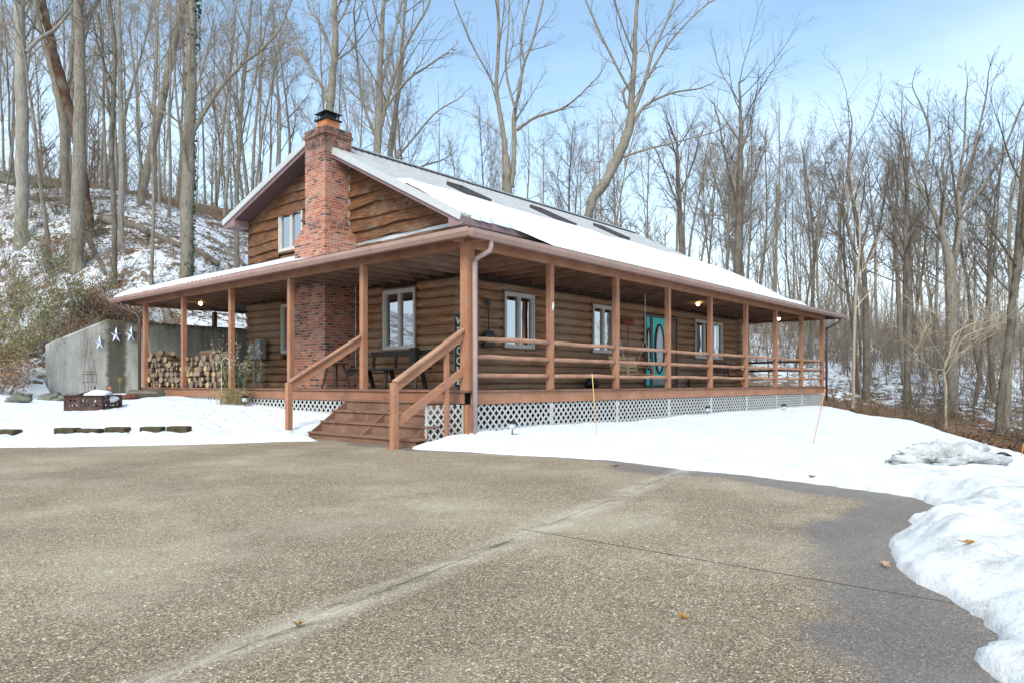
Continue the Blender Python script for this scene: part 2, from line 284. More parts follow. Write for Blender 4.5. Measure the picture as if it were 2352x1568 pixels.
_A[:_n, _n] = 1; _A[:_n, _n + 1] = CT[:, 0]; _A[:_n, _n + 2] = CT[:, 1]; _A[_n:, :_n] = _A[:_n, _n:].T
_W = np.linalg.solve(_A, np.concatenate([CT[:, 2], [0, 0, 0]]))
def rbf(x, y):
    x = np.asarray(x, float); y = np.asarray(y, float); r = _W[_n] + _W[_n + 1] * x + _W[_n + 2] * y
    for i in range(_n): r = r + _W[i] * _U(np.hypot(x - CT[i, 0], y - CT[i, 1]))
    return r
_fr = np.random.default_rng(99); DENT = [(x, y, r_, d_) for (x0, x1, y0, y1, n_) in ((-2.3, -.3, 3.5, 6.2, 55), (-3.4, -.4, 6.5, 9.5, 40), (-.7, 1.6, -4.5, -.7, 45), (0, 9, -5, -.8, 60), (-5.5, -2.8, 6.6, 9, 14)) for x, y, r_, d_ in zip(_fr.uniform(x0, x1, n_), _fr.uniform(y0, y1, n_), _fr.uniform(.07, .15, n_), _fr.uniform(.02, .06, n_))]
YARD = [(-9, 12), (-4.2, 15), (-2.2, 15.5), (3, 15.5), (6, 15.3), (6, 13), (2, 12), (17, 12), (20.4, 6), (20.2, .2), (18.5, -.7), (11, -5.1), (4, -7.4), (.8, -8.5), (-3, -9.9), (-8, -12), (-16, -16), (-46, -18), (-46, 16)]
WALLP = [(-2.2, 15.62), (30, 15.62), (30, 15.3), (-2.2, 15.3)]
def ground(x, y, fine=True):
    x = np.asarray(x, float); y = np.asarray(y, float); b = rbf(x, y); yd = sdist(x, y, YARD)
    # retaining wall: level yard in front of it
    front = (x > -2.3) & (x < 8) & (y < 15.75) & (y > 10.5); b = np.where(front, np.minimum(b, .74), b)
    hi = (x > -2.0) & (x < 9) & (y >= 15.75) & (y < 18.5); wallz = np.where(x < -.55, 2.15 + (x + 2.2) * .57, 3.1) - .06; b = np.where(hi, np.minimum(np.maximum(b, wallz - .1), wallz + .05 + (y - 15.75) * .35), b)
    inyard = sst(.3, -.5, yd)
    south = sst(.5, -.5, y) * sst(-2, -.6, x + 0 * y) * inyard
    b = b * (1 - south) + south * (.20 + .02 * np.sin(x * .8))
    lc = sst(.2, 1.0, -(x)) * sst(2.5, 4, y)   # raised bed behind the block edging
    dr = sdist(x, y, EDGE)
    step = sst(.86, .98, dr + fbm(x, y, .9, 3, 5) * .05); bed = (x < -2.6) & (y > 3.0) & (y < 13)
    lowbed = .06 + np.clip(dr, 0, 1) * .19 + fbm(x, y, 1.6, 3, 8) * .09
    b = np.where(bed & (yd < 0), lowbed * (1 - step) + step * np.maximum(.33 + .02 * dr, np.where(dr > 3, b, 0)), b)
    if fine:
        lum = fbm(x, y, .5, 3, 11) * .05 + fbm(x, y, 1.9, 4, 3) * .022 * (1 + sst(3, 0, dr) * .8) + fbm(x, y, 7, 3, 21) * .014 - .035 * sst(.18, .42, fbm(x, y, 2.6, 2, 77)) * sst(6, 1, dr)
        rough = fbm(x, y, .35, 5, 31) * .28 * sst(0, 6, yd) + fbm(x, y, 1.3, 4, 33) * .12 * sst(0, 3, yd)
        b = b + np.where(yd < 0, lum, lum * .5) + rough
    stz = sst(-1.62, -1.42, x) * sst(.1, -.1, x) * sst(-.12, .02, y) * sst(3.42, 3.2, y); b = b * (1 - stz) - .08 * stz
    bank = sst(-6.9, -7.7, y) * sst(-.6, -1.6, x)
    b = b + bank * (.03 + .07 * fbm(x, y, 1.1, 4, 41))
    jit = fbm(x, y, 1.7, 4, 51) * .10 + fbm(x, y, 6, 3, 53) * .03
    jit = jit + fbm(x, y, 14, 3, 57) * .022; e = dr + jit * .8; b = b + 0; prof = -.10 + sst(-.01, .05, e) * (.125 + .02 * bank) + np.clip(e, 0, 2) * (.09 + .05 * bank) + (.08 + .03 * bank) * sst(0, .45, e) * (1 + fbm(x, y, 2.2, 3, 63)) + fbm(x, y, 6, 3, 61) * .022 * sst(0, .15, e)
    if fine and x.size > 1000:
        near = (x > -7) & (x < 11) & (y > -7) & (y < 11); bn = b[near]; xn = x[near]; yn = y[near]
        for (a_, b_, r_, d_) in DENT: q = ((xn - a_) ** 2 + (yn - b_) ** 2) / (r_ * r_); bn = bn - d_ * np.exp(-q * q) + .4 * d_ * np.exp(-(q - 2.4) ** 2)
        b[near] = bn
    return np.where(dr < 1.6, np.minimum(b, prof), b)
def gz(x, y): return float(ground(np.array([x]), np.array([y]))[0])
def axis(segs):
    r = []
    for a, b, st in segs: r += list(np.arange(a, b, st))
    return np.array(r)
def grow(a, b, s0, k):    # growing steps from a towards b
    r = [a]; s = s0
    while abs(r[-1] - a) < abs(b - a): r.append(r[-1] + (s if b > a else -s)); s *= k
    return r
gx = np.array(sorted(set(np.round(grow(-7.5, -200, .12, 1.09) + list(np.arange(-7.5, 1, .04)) + list(np.arange(1, 20, .11)) + grow(20, 230, .12, 1.035), 4))))
gy = np.array(sorted(set(np.round(grow(-9.6, -200, .06, 1.09) + list(np.arange(-9.6, -5, .035)) + list(np.arange(-5, 7, .05)) + list(np.arange(7, 16, .09)) + grow(16, 230, .09, 1.035), 4))))
GX, GY = np.meshgrid(gx, gy, indexing='ij'); GZ = ground(GX.ravel(), GY.ravel()).reshape(GX.shape)
def gridmesh(name, X, Y, Z, mats, attrs={}):
    n, m_ = X.shape; me = bpy.data.meshes.new(name); co = np.stack([X.ravel(), Y.ravel(), Z.ravel()], 1).astype(np.float32)
    i = np.arange(n - 1)[:, None] * m_ + np.arange(m_ - 1)[None, :]; q = np.stack([i, i + m_, i + m_ + 1, i + 1], -1).reshape(-1, 4).astype(np.int32)
    me.vertices.add(len(co)); me.vertices.foreach_set('co', co.ravel()); me.loops.add(q.size); me.loops.foreach_set('vertex_index', q.ravel())
    me.polygons.add(len(q)); me.polygons.foreach_set('loop_start', np.arange(0, q.size, 4, dtype=np.int32)); me.polygons.foreach_set('loop_total', np.full(len(q), 4, np.int32)); me.polygons.foreach_set('use_smooth', np.ones(len(q), bool))
    for k, v in attrs.items(): a = me.attributes.new(k, 'FLOAT', 'POINT'); a.data.foreach_set('value', v.ravel().astype(np.float32))
    me.materials.append(mats); me.update(calc_edges=True); me.validate(); o = bpy.data.objects.new(name, me); SC.collection.objects.link(o); return o
yd = sdist(GX.ravel(), GY.ravel(), YARD).reshape(GX.shape); dr = sdist(GX.ravel(), GY.ravel(), EDGE).reshape(GX.shape)
dxc = (GX - CAM[0]); dyc = (GY - CAM[1]); dep = dxc * Fv[0] + dyc * Fv[1]; lat = dxc * Rv[0] + dyc * Rv[1]
# snow cover: 1 = closed snow, .5 = patchy, 0 = bare leaf litter
cover = np.where(yd < 0, 1.0, .60)
rt = sst(4, 9, lat); band = rt * sst(0, .3, yd) * sst(6.5, 3.2, yd); cover = np.where(yd > 0, .545 - .25 * band + .06 * sst(8, 20, yd) * rt, cover)
lf = sst(-4, -8, lat); cover = np.where(yd > 0, cover + lf * (.035 - .16 * sst(36, 44, dep)), cover)
cover = np.where((yd > -.5) & (yd <= 0), cover - .25 * (1 + yd / .5) * rt, cover)
grey = .85 * sst(-6.6, -7.6, GY) * sst(.5, -1.0, GX) * (GY < 0) + .55 * sst(1.4, .1, dr) * sst(-3, -5.5, GY) + .15 * sst(1.0, .1, dr)
def groundmat():
    m = M('snow_and_leaf_litter', .8, .2); o = m.coord(); cv = m.attr('cover'); gr = m.attr('grey')
    n = m.noise(o, 1.1, 8, .72); n2 = m.noise(o, 5.5, 6, .75); nn = m.math('ADD', m.math('MULTIPLY', n, .55), m.math('MULTIPLY', n2, .45))
    f = m.rng(m.math('SUBTRACT', m.math('ADD', cv, nn), 1.0), .045, .085)
    ln = m.noise(o, 9, 6, .8); lit = m.ramp(ln, [(.3, (.05, .028, .016)), (.5, (.16, .095, .055)), (.7, (.30, .19, .115))]); lit = m.mix(m.rng(m.noise(o, .7, 4, .6), .5, .65), lit, m.mix(.4, lit, (.10, .11, .04)))
    sn = m.ramp(m.noise(o, 3.1, 7, .7), [(.25, (.66, .69, .73)), (.7, (.77, .775, .785))])
    g = m.ramp(m.noise(o, 3.0, 9, .8), [(.34, (.42, .41, .385)), (.5, (.70, .695, .68)), (.68, (.82, .82, .81))]); sn = m.mix(gr, sn, g)
    vo = m.n('TexVoronoi'); m.l(o, vo.inputs['Vector']); vo.inputs['Scale'].default_value = 34; sp = m.math('MULTIPLY', m.rng(vo.outputs['Distance'], .10, .18, 1, 0), m.rng(m.noise(o, 3.3, 4, .7), .46, .66)); sp = m.math('MULTIPLY', sp, m.math('ADD', .3, gr, True))
    sn = m.mix(m.math('MULTIPLY', sp, .85), sn, (.14, .10, .07)); m.col(m.mix(f, lit, sn))
    fine = m.noise(o, 26, 5, .75); h = m.math('ADD', m.math('MULTIPLY', f, 1.2), m.math('ADD', m.math('MULTIPLY', fine, .5), m.noise(o, 6, 6, .7))); m.bump(h, .55, .035); return m.m
tag(gridmesh('snowy_ground', GX, GY, GZ, groundmat(), dict(cover=cover, grey=np.clip(grey, 0, 1))), 'snow covered yard and wooded slopes around the cabin', kind='structure')
# driveway sheet
def drivemat():
    m = M('exposed_aggregate_concrete', .82, .3); o = m.coord(); wet = m.attr('wet')
    vo = m.n('TexVoronoi'); m.l(o, vo.inputs['Vector']); vo.inputs['Scale'].default_value = 150; pc = m.sep(vo.outputs['Color'])
    vb = m.n('TexVoronoi'); m.l(o, vb.inputs['Vector']); vb.inputs['Scale'].default_value = 95; pb = m.sep(vb.outputs['Color'])
    st = m.ramp(pc[0], [(0, (.055, .042, .032)), (.3, (.15, .115, .078)), (.55, (.235, .19, .135)), (.8, (.37, .30, .21)), (.93, (.62, .55, .44)), (1, (.30, .16, .09))])
    big = m.ramp(pb[0], [(0, (.07, .055, .045)), (.5, (.26, .20, .135)), (.88, (.34, .27, .19)), (1, (.72, .66, .55))]); st = m.mix(m.math('GREATER_THAN', pb[1], .62), st, big)
    st = m.mix(m.rng(vo.outputs['Distance'], .35, .7, 0, .6), st, (.10, .08, .06))
    ln = m.noise(o, .55, 7, .68); st = m.mix(m.rng(ln, .48, .72, 0, .6), st, (.36, .33, .26)); l2 = m.noise(o, 1.7, 6, .7); st = m.mix(m.rng(l2, .52, .75, 0, .5), st, m.mix(.5, st, (.22, .17, .13)))
    st = m.mix(m.rng(m.noise(o, .4, 5, .65), .46, .66, 0, .6), st, m.mix(1, st, (.62, .59, .58), 'MULTIPLY')); st = m.mix(m.rng(m.noise(o, 2.6, 6, .75), .56, .72, 0, .5), st, m.mix(1, st, (.66, .62, .60), 'MULTIPLY'))
    wm = m.rng(m.math('ADD', wet, m.math('MULTIPLY', m.math('SUBTRACT', m.noise(o, 3.2, 8, .75), .5), .8)), .25, .75); wet = wm; c = m.mix(m.math('MULTIPLY', wm, .92), st, m.mix(1, m.mix(.45, st, (.17, .163, .16)), (.68, .68, .74), 'MULTIPLY'))
    s = m.sep(o); jn = m.math('MULTIPLY', m.math('SUBTRACT', m.noise(o, 9, 4, .8), .5), .016); hs = None
    def line(x0, y0, x1, y1, wd):
        dx, dy = x1 - x0, y1 - y0; ln_ = math.hypot(dx, dy); a = m.math('ADD', m.math('MULTIPLY', s[0], dy / ln_), m.math('MULTIPLY', s[1], -dx / ln_)); c0 = (x0 * dy - y0 * dx) / ln_
        return m.math('ABSOLUTE', m.math('ADD', m.math('SUBTRACT', a, c0), jn)), m.math('ADD', m.math('MULTIPLY', s[0], dx / ln_), m.math('MULTIPLY', s[1], dy / ln_))
    d1, u1 = line(-7.83, -6.32, -.99, -4.84, 0); d2, u2 = line(-5.12, -5.60, -5.08, -8.32, 0)
    halo = m.math('MULTIPLY', m.rng(d1, 0, .20, 1, 0), m.rng(m.noise(m.coord((1.2, 4, 1)), 1.3, 6, .75), .36, .58)); c = m.mix(m.math('MULTIPLY', halo, .6), c, (.42, .39, .33))
    dk = m.math('MULTIPLY', m.rng(d1, .0, .10, 1, 0), m.rng(m.noise(m.coord((.8, 3, 1)), 1.9, 5, .7), .52, .62)); c = m.mix(m.math('MULTIPLY', dk, .8), c, (.06, .052, .042))
    b1 = m.math('MULTIPLY', m.rng(d1, .003, .008, 1, 0), m.rng(m.noise(m.coord(), .9, 4, .7), .42, .5)); c = m.mix(m.math('MULTIPLY', b1, .75), c, (.05, .042, .034))
    b2 = m.math('MULTIPLY', m.rng(d2, .004, .009, 1, 0), m.math('LESS_THAN', s[1], -5.6)); c = m.mix(b2, c, (.02, .016, .013)); c = m.mix(1, c, (1.50, 1.42, 1.30), 'MULTIPLY'); m.col(c)
    h = m.math('SUBTRACT', m.math('MULTIPLY', vo.outputs['Distance'], -.6), m.math('MULTIPLY', m.math('MAXIMUM', b1, b2), 1.5)); m.bump(h, .55, .006); m.l(m.rng(wet, 0, 1, .85, .5), m.b.inputs['Roughness']); return m.m
ax = np.concatenate([np.arange(-45, -8, 1.0), np.arange(-8, .5, .08)]); ay = np.concatenate([np.arange(-16, -9.6, .5), np.arange(-9.6, 7, .08), np.arange(7, 15, .5)])
AX, AY = np.meshgrid(ax, ay, indexing='ij'); dd = -sdist(AX.ravel(), AY.ravel(), EDGE).reshape(AX.shape)
wetw = .30 + .55 * sst(-4.5, -7.5, AY) + .7 * np.exp(-((AX + 2.0) ** 2 + (AY + 4.0) ** 2) / 1.3); wet = sst(wetw, wetw * .25, dd + fbm(AX, AY, 1.1, 4, 71) * .45) * sst(3.5, 1.0, AY + 0 * AX)
tag(gridmesh('driveway', AX, AY, AX * 0, drivemat(), dict(wet=wet)), 'exposed aggregate concrete driveway with a long joint', kind='structure')

# ================================================================ THE CABIN
cabin = tag(empty('log_cabin', (0, 0, 0)), 'brown log cabin with wraparound porch, snowy metal roof and brick chimney', 'cabin')
PX = [0, 2.44, 4.94, 7.42, 9.88, 12.39, 14.86, 17.35, 19.66]; PY = [3.05, 5.83, 8.64, 11.4, 14.04]
AXW, BYW, XE, YE = 2.4, 2.4, 17.25, 12.05
ZD = .96
# --- log walls
def logrun(mb, axis, fixed, a, b, z, r, seed):
    k = max(2, int((b - a) / .35)); pts = []; rad = []
    for i in range(k + 1):
        t = a + (b - a) * i / k; n1 = mnoise.noise(Vector((t * .9, seed * 3.7, z))); n2 = mnoise.noise(Vector((t * 2.3, seed * 1.7 + 9, z)))
        off = n1 * .012; zz = z + n2 * .010; pts.append((t, fixed + off, zz) if axis == 0 else (fixed + off, t, zz)); rad.append(r * (1 + n2 * .05))
    mb.tube(pts, rad, 12)
def logwall(name, axis, fixed, a, b, z0, z1, openings, mat, off=0, ends=.22):
    mb = MB(); h = .224; k = int((z1 - z0) / h + .5)
    for i in range(k):
        z = z0 + h * (i + .5) + off; segs = [(a - (ends if True else 0), b + ends)]
        for (o0, o1, q0, q1) in openings:
            if z + h * .3 > q0 and z - h * .3 < q1:
                ns = []
                for s0, s1 in segs:
                    if o0 > s0 and o1 < s1: ns += [(s0, o0), (o1, s1)]
                    elif o0 <= s0 < o1: ns.append((o1, s1))
                    elif o0 < s1 <= o1: ns.append((s0, o0))
                    else: ns.append((s0, s1))
                segs = ns
        for s0, s1 in segs:
            j = random.uniform(-.02, .02)
            if s1 - s0 > .05: logrun(mb, axis, fixed, s0 + j, s1 - j, z, h * .535, i + fixed)
    return mb.build(name, mat, cabin, smooth=True)
W1 = (3.66, 4.86, 1.92, 3.34); W2 = (7.42, 8.6, 1.92, 3.34); WD = (10.26, 12.38, .9, 3.24); W3 = (13.68, 15.95, 1.92, 3.34)
logwall('log_wall', 0, BYW + .09, AXW, XE, ZD - .12, 3.6, [W1, W2, WD, W3], m_logx)['label'] = 'long front log wall facing the snowy yard'
L1 = (4.10, 5.40, 1.90, 3.46); L2 = (8.98, 10.22, 1.94, 3.46)
logwall('log_wall', 1, AXW + .09, BYW, YE, ZD - .12, 3.6, [L1, L2], m_logy, off=.05)['label'] = 'log wall behind the brick chimney'
mb = MB(); mb.box(AXW + .10, XE, BYW + .10, BYW + .16, .3, 4.75); mb.box(AXW + .10, AXW + .16, BYW + .16, YE, .3, 4.75); mb.box(XE - .06, XE, BYW + .16, YE, .3, 4.75); mb.box(AXW + .10, XE, YE, YE + .06, .3, 6.2); mb.build('inner_wall', m_chink, cabin)
mb = MB()
for i in range(12):
    z = ZD - .12 + .224 * (i + .5)
    mb.tube([(XE + .06, BYW - .15, z + .05), (XE + .06, BYW + .5, z + .05)], .12, 10); mb.tube([(XE + .05, BYW + .5, z), (XE + .05, YE, z)], .118, 8)
mb.build('log_wall', m_logy, cabin, smooth=True, label='log wall at the far end of the porch')
# --- windows
def window(axis, fx, o, panes, mats=None):
    a, b, z0, z1 = o; a += .03; b -= .03; z0 += .03; z1 -= .03
    def B(mb, u0, u1, v0, v1, d0, d1):   # depth measured outwards from the wall line
        if axis == 0: mb.box(u0, u1, fx - d1, fx - d0, v0, v1)
        else: mb.box(fx - d1, fx - d0, u0, u1, v0, v1)
    t = MB(); B(t, a - .05, a, z0 - .05, z1 + .05, -.1, .035); B(t, b, b + .05, z0 - .05, z1 + .05, -.1, .035); B(t, a, b, z1, z1 + .05, -.1, .033); B(t, a, b, z0 - .05, z0, -.1, .045)
    wo = t.build('window', m_trim, cabin, bevel=.004)
    f = MB(); q = .05; B(f, a, a + q, z0, z1, -.08, .05); B(f, b - q, b, z0, z1, -.08, .05); B(f, a + q, b - q, z1 - q, z1, -.08, .049); B(f, a + q, b - q, z0, z0 + q, -.08, .049)
    f.build('window_frame', m_frame, wo, bevel=.004)
    pw = (b - a - 2 * q) / panes
    for i in range(panes):
        u0 = a + q + pw * i; u1 = u0 + pw; s = MB(); e = .045
        B(s, u0 + .004, u0 + e, z0 + q, z1 - q, -.06, .028); B(s, u1 - e, u1 - .004, z0 + q, z1 - q, -.06, .028); B(s, u0 + e, u1 - e, z1 - q - e, z1 - q, -.06, .027); B(s, u0 + e, u1 - e, z0 + q, z0 + q + e, -.06, .027)
        s.build('sash', m_frame, wo, bevel=.003); g = MB(); B(g, u0 + e, u1 - e, z0 + q + e, z1 - q - e, -.04, -.03); g.build('window_pane', m_glass, wo)
    return wo
window(0, BYW, W1, 2)['label'] = 'double window nearest the corner post'; window(0, BYW, W2, 2)['label'] = 'double window left of the teal door'; window(0, BYW, W3, 3)['label'] = 'triple window right of the teal door'
window(1, AXW, L1, 2)['label'] = 'double window right of the brick chimney'; window(1, AXW, L2, 2)['label'] = 'ground floor window left of the chimney in deep shade'
LU = (8.98, 10.32, 4.98, 6.2)
# --- door unit
dx0 = MB(); dx0.box(10.28, 10.34, 2.33, 2.5, ZD, 3.24); dx0.box(12.32, 12.38, 2.33, 2.5, ZD, 3.24); dx0.box(10.34, 12.32, 2.331, 2.5, 3.18, 3.24); dx0.box(10.34, 12.32, 2.331, 2.5, ZD, 1.02); dx0.box(10.62, 10.74, 2.335, 2.5, 1.02, 3.18); dx0.box(11.74, 11.86, 2.335, 2.5, 1.02, 3.18)
door = dx0.build('door', m_frame_dk, cabin, bevel=.003, label='teal front door with an oval glass and matching side panel')
bx('door_leaf', m_teal, door, 10.745, 11.735, 2.37, 2.42, 1.03, 3.17, bevel=.004); bx('side_panel', m_teal, door, 10.345, 10.615, 2.37, 2.42, 1.03, 3.17, bevel=.004); bx('side_panel', m_trim, door, 11.865, 12.315, 2.37, 2.42, 1.03, 3.17, bevel=.004)
def oval(cx_, cz, rx, rz, y0, y1, m, name, ring=0, ccl=False):
    mb = MB(); n = 36; vs = []
    if ring:
        for (kx, kz, y) in ((rx, rz, y0), (rx - ring, rz - ring, y0), (rx - ring, rz - ring, y1), (rx, rz, y1)):
            for j in range(n): t = 2 * math.pi * j / n; vs.append((cx_ + kx * math.cos(t), y, cz + kz * math.sin(t)))
        mb.add(vs, [(r_ * n + j, r_ * n + (j + 1) % n, ((r_ + 1) % 4) * n + (j + 1) % n, ((r_ + 1) % 4) * n + j) for r_ in range(4) for j in range(n)])
    else:
        for y in (y0, y1):
            for j in range(n): t = 2 * math.pi * j / n; vs.append((cx_ + rx * math.cos(t), y, cz + rz * math.sin(t)))
        mb.add(vs, [tuple(range(n)), tuple(range(2 * n - 1, n - 1, -1))] + [(j, j + n, (j + 1) % n + n, (j + 1) % n) for j in range(n)])
    return mb.build(name, m, door)
m_frost = plain('frosted_glass', (.55, .57, .60), .25, .6, .25, 9)
oval(11.18, 2.18, .25, .72, 2.345, 2.369, m_frost, 'oval_glass'); oval(11.18, 2.18, .31, .80, 2.33, 2.369, m_black, 'oval_frame', .06); oval(11.18, 2.18, .225, .68, 2.338, 2.3445, m_black, 'oval_frame', .012)
oval(10.48, 2.15, .07, .62, 2.345, 2.369, m_frost, 'oval_glass'); oval(10.48, 2.15, .115, .67, 2.33, 2.369, m_black, 'oval_frame', .05)
MB().lathe((0, 0, 0), [(.03, 0), (.035, .03), (.02, .05)], 10).tube([(11.65, 2.36, 2.02), (11.65, 2.31, 2.02), (11.58, 2.30, 2.02)], .014, 6).box(11.62, 11.68, 2.35, 2.369, 1.93, 2.16).build('door_handle', m_black, door)
bx('kick_plate', m_greybox, door, 10.80, 11.68, 2.362, 2.369, 1.05, 1.20)
# --- siding of the gable (live edge boards, lapped)
sF, sB, YR = .513, .3285, 7.869; ZR = 7.78
def roofz(y): return ZR - (YR - y) * sF if y < YR else ZR - (y - YR) * sB
mb = MB(); zz = 4.52; k = 0
CHU = (6.80, 7.72)
while zz < 7.7:
    hgt = random.uniform(.27, .34)
    for (y0, y1) in ((BYW, 7.2), (7.2, YE)):
        n = 60; ys = np.linspace(y0, y1, n + 1); lo = zz + .045 * np.array([mnoise.noise(Vector((y * .9, k * 5.1, 0))) for y in ys]) * 1.6 + .02 * np.array([mnoise.noise(Vector((y * 3.1, k * 2.3, 4))) for y in ys])
        for i in range(n):
            ya, yb = ys[i], ys[i + 1]; ta = min(zz + hgt + .06, roofz(ya) - .10); tb = min(zz + hgt + .06, roofz(yb) - .10)
            if ta <= lo[i] or tb <= lo[i + 1]: continue
            if LU[0] + .05 < (ya + yb) / 2 < LU[1] - .05 and LU[2] - .05 < zz + hgt / 2 < LU[3] - .1: continue
            xo, xi = AXW - .07 - .012 * (k % 3), AXW - .0
            mb.add([(xo, ya, lo[i]), (xo, yb, lo[i + 1]), (xi, yb, tb), (xi, ya, ta), (AXW + .03, ya, lo[i]), (AXW + .03, yb, lo[i + 1])], [(0, 3, 2, 1), (0, 1, 5, 4)])
    zz += hgt; k += 1
mb.build('gable_siding', m_siding, cabin)
mb = MB(); mb.add([(AXW + .04, BYW, 4.5), (AXW + .04, YE, 4.5), (AXW + .04, YE, roofz(YE) - .12), (AXW + .04, YR, roofz(YR) - .12), (AXW + .04, BYW, roofz(BYW) - .12)], [(0, 1, 2, 3, 4)])
mb.add([(XE + 1.3, BYW, 4.3), (XE + 1.3, YE, 4.3), (XE + 1.3, YE, roofz(YE) - .12), (XE + 1.3, YR, roofz(YR) - .12), (XE + 1.3, BYW, roofz(BYW) - .12)], [(4, 3, 2, 1, 0)]); mb.box(AXW - .04, AXW + .04, YE - .07, YE + .07, 4.5, roofz(YE) - .12); mb.build('gable_backing', m_chink, cabin)
window(1, AXW - .02, LU, 2)['label'] = 'upper double window left of the chimney'
# --- main roof
RX0, RX1 = 1.85, 18.75; YF, YB = 2.0, 12.75
mb = MB()
def slab(mb, pts, th):
    n = len(pts); vs = [tuple(p) for p in pts] + [(p[0], p[1], p[2] - th) for p in pts]
    mb.add(vs, [tuple(range(n)), tuple(range(2 * n - 1, n - 1, -1))] + [(j, j + n, (j + 1) % n + n, (j + 1) % n) for j in range(n)])
slab(mb, [(RX0, YF, roofz(YF) + .05), (RX1, YF, roofz(YF) + .05), (RX1, YR, ZR + .05), (RX0, YR, ZR + .05)], .05)
slab(mb, [(RX0, YR, ZR + .05), (RX1, YR, ZR + .05), (RX1, YB, roofz(YB) + .05), (RX0, YB, roofz(YB) + .05)], .05)
roof = mb.build('roof', m_roof, cabin, label='light grey metal roof over the upper floor')
mb = MB(); x = RX0 + .1
while x < RX1:
    mb.bar((x, YF, roofz(YF) + .062), (x, YR - .1, roofz(YR - .1) + .062), .035, .03); x += .23
mb.bar((RX0, YR - .08, ZR + .065), (RX1, YR - .08, ZR + .065), .2, .03); mb.build('roof_rib', m_roof, roof)
mb = MB()    # rake trims
for y0, y1 in ((YF, 6.79), (CHU[1] + .01, YR), (YR, YB)):
    a = (RX0 - .02, y0, roofz(y0) - .02); b = (RX0 - .02, y1, roofz(y1) - .02); mb.bar(a, b, .04, .17)
mb.build('rake_trim', m_rake, roof)
mb = MB()
for y0, y1 in ((YF + .05, 6.79), (CHU[1] + .01, YR), (YR, YB - .05)):
    mb.bar((RX0 + .03, y0, roofz(y0) - .14), (RX0 + .03, y1, roofz(y1) - .14), .03, .13)
mb.box(RX0 + .02, RX1, YF, YF + .04, roofz(YF) - .17, roofz(YF) + .0); mb.box(RX0 + .02, RX1, YB - .04, YB, roofz(YB) - .17, roofz(YB))
mb.box(RX0 + .012, AXW, YF + .01, BYW + .03, roofz(YF) - .19, roofz(YF) + .02); mb.box(RX0 + .012, AXW, YE, YB - .01, roofz(YB) - .19, roofz(YB) + .06)
mb.build('fascia', m_fascia, roof)
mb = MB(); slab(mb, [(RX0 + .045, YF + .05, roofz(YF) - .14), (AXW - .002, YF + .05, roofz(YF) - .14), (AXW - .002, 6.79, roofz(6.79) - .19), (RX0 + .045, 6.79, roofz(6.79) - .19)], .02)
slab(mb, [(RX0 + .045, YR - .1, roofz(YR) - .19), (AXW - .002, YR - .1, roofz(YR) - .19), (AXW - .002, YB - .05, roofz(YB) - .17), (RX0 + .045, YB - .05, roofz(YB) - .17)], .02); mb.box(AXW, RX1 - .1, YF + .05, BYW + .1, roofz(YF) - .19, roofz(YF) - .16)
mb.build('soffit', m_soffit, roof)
for xs, y0, y1 in ((5.15, 4.75, 5.9), (9.3, 4.75, 6.2), (13.2, 5.1, 6.3)):
    mb = MB(); c0 = (xs, y0, roofz(y0) + .11); c1 = (xs, y1, roofz(y1) + .11)
    for dx in (0, .62): mb.bar((xs + dx, y0, roofz(y0) + .10), (xs + dx, y1, roofz(y1) + .10), .05, .13)
    for y in (y0, y1): mb.bar((xs, y, roofz(y) + .10), (xs + .62, y, roofz(y) + .10), .05, .13)
    sk = mb.build('skylight', m_edge, roof); mb = MB(); slab(mb, [(xs, y0, roofz(y0) + .13), (xs + .62, y0, roofz(y0) + .13), (xs + .62, y1, roofz(y1) + .13), (xs, y1, roofz(y1) + .13)], .02); mb.build('skylight_glass', m_glass, sk)
# --- porch roof
OX0, OX1, OY0, OY1 = -.35, 21.0, -.35, 15.7; ZO, ZI = 3.80, 4.62; IX0, IX1, IY0, IY1 = AXW, XE, BYW, YE + .1
O = [(OX0, OY0, ZO), (OX1, OY0, ZO), (OX1, OY1, ZO), (OX0, OY1, ZO)]; I = [(IX0, IY0, ZI), (IX1, IY0, ZI), (IX1, IY1, ZI), (IX0, IY1, ZI)]
mb = MB()
for i in range(4): j = (i + 1) % 4; slab(mb, [O[i], O[j], I[j], I[i]], .03)
pr = mb.build('porch_roof', m_roof, cabin, label='low metal roof over the wraparound porch')
mb = MB(); x = OX0 + .12
while x < OX1 - .05:
    top = min(BYW, OY0 + (x - OX0)) ; t = (top - OY0) / (BYW - OY0); mb.bar((x, OY0 - .03, ZO + .012), (x, top, ZO + (ZI - ZO) * t + .012), .032, .035); x += .23
mb.build('roof_rib', m_edge, pr); mb = MB(); y = OY0 + .12
while y < OY1 - .05:
    top = min(AXW, OX0 + (y - OY0)); t = (top - OX0) / (AXW - OX0); mb.bar((OX0 - .03, y, ZO + .012), (top, y, ZO + (ZI - ZO) * t + .012), .032, .035); y += .23
mb.build('roof_rib', m_edge, pr)
mb = MB(); mb.bar((IX0 - .02, IY0 + .2, ZI + .09), (IX0 - .02, IY1, ZI + .09), .02, .22); mb.build('flashing', m_rake, pr)
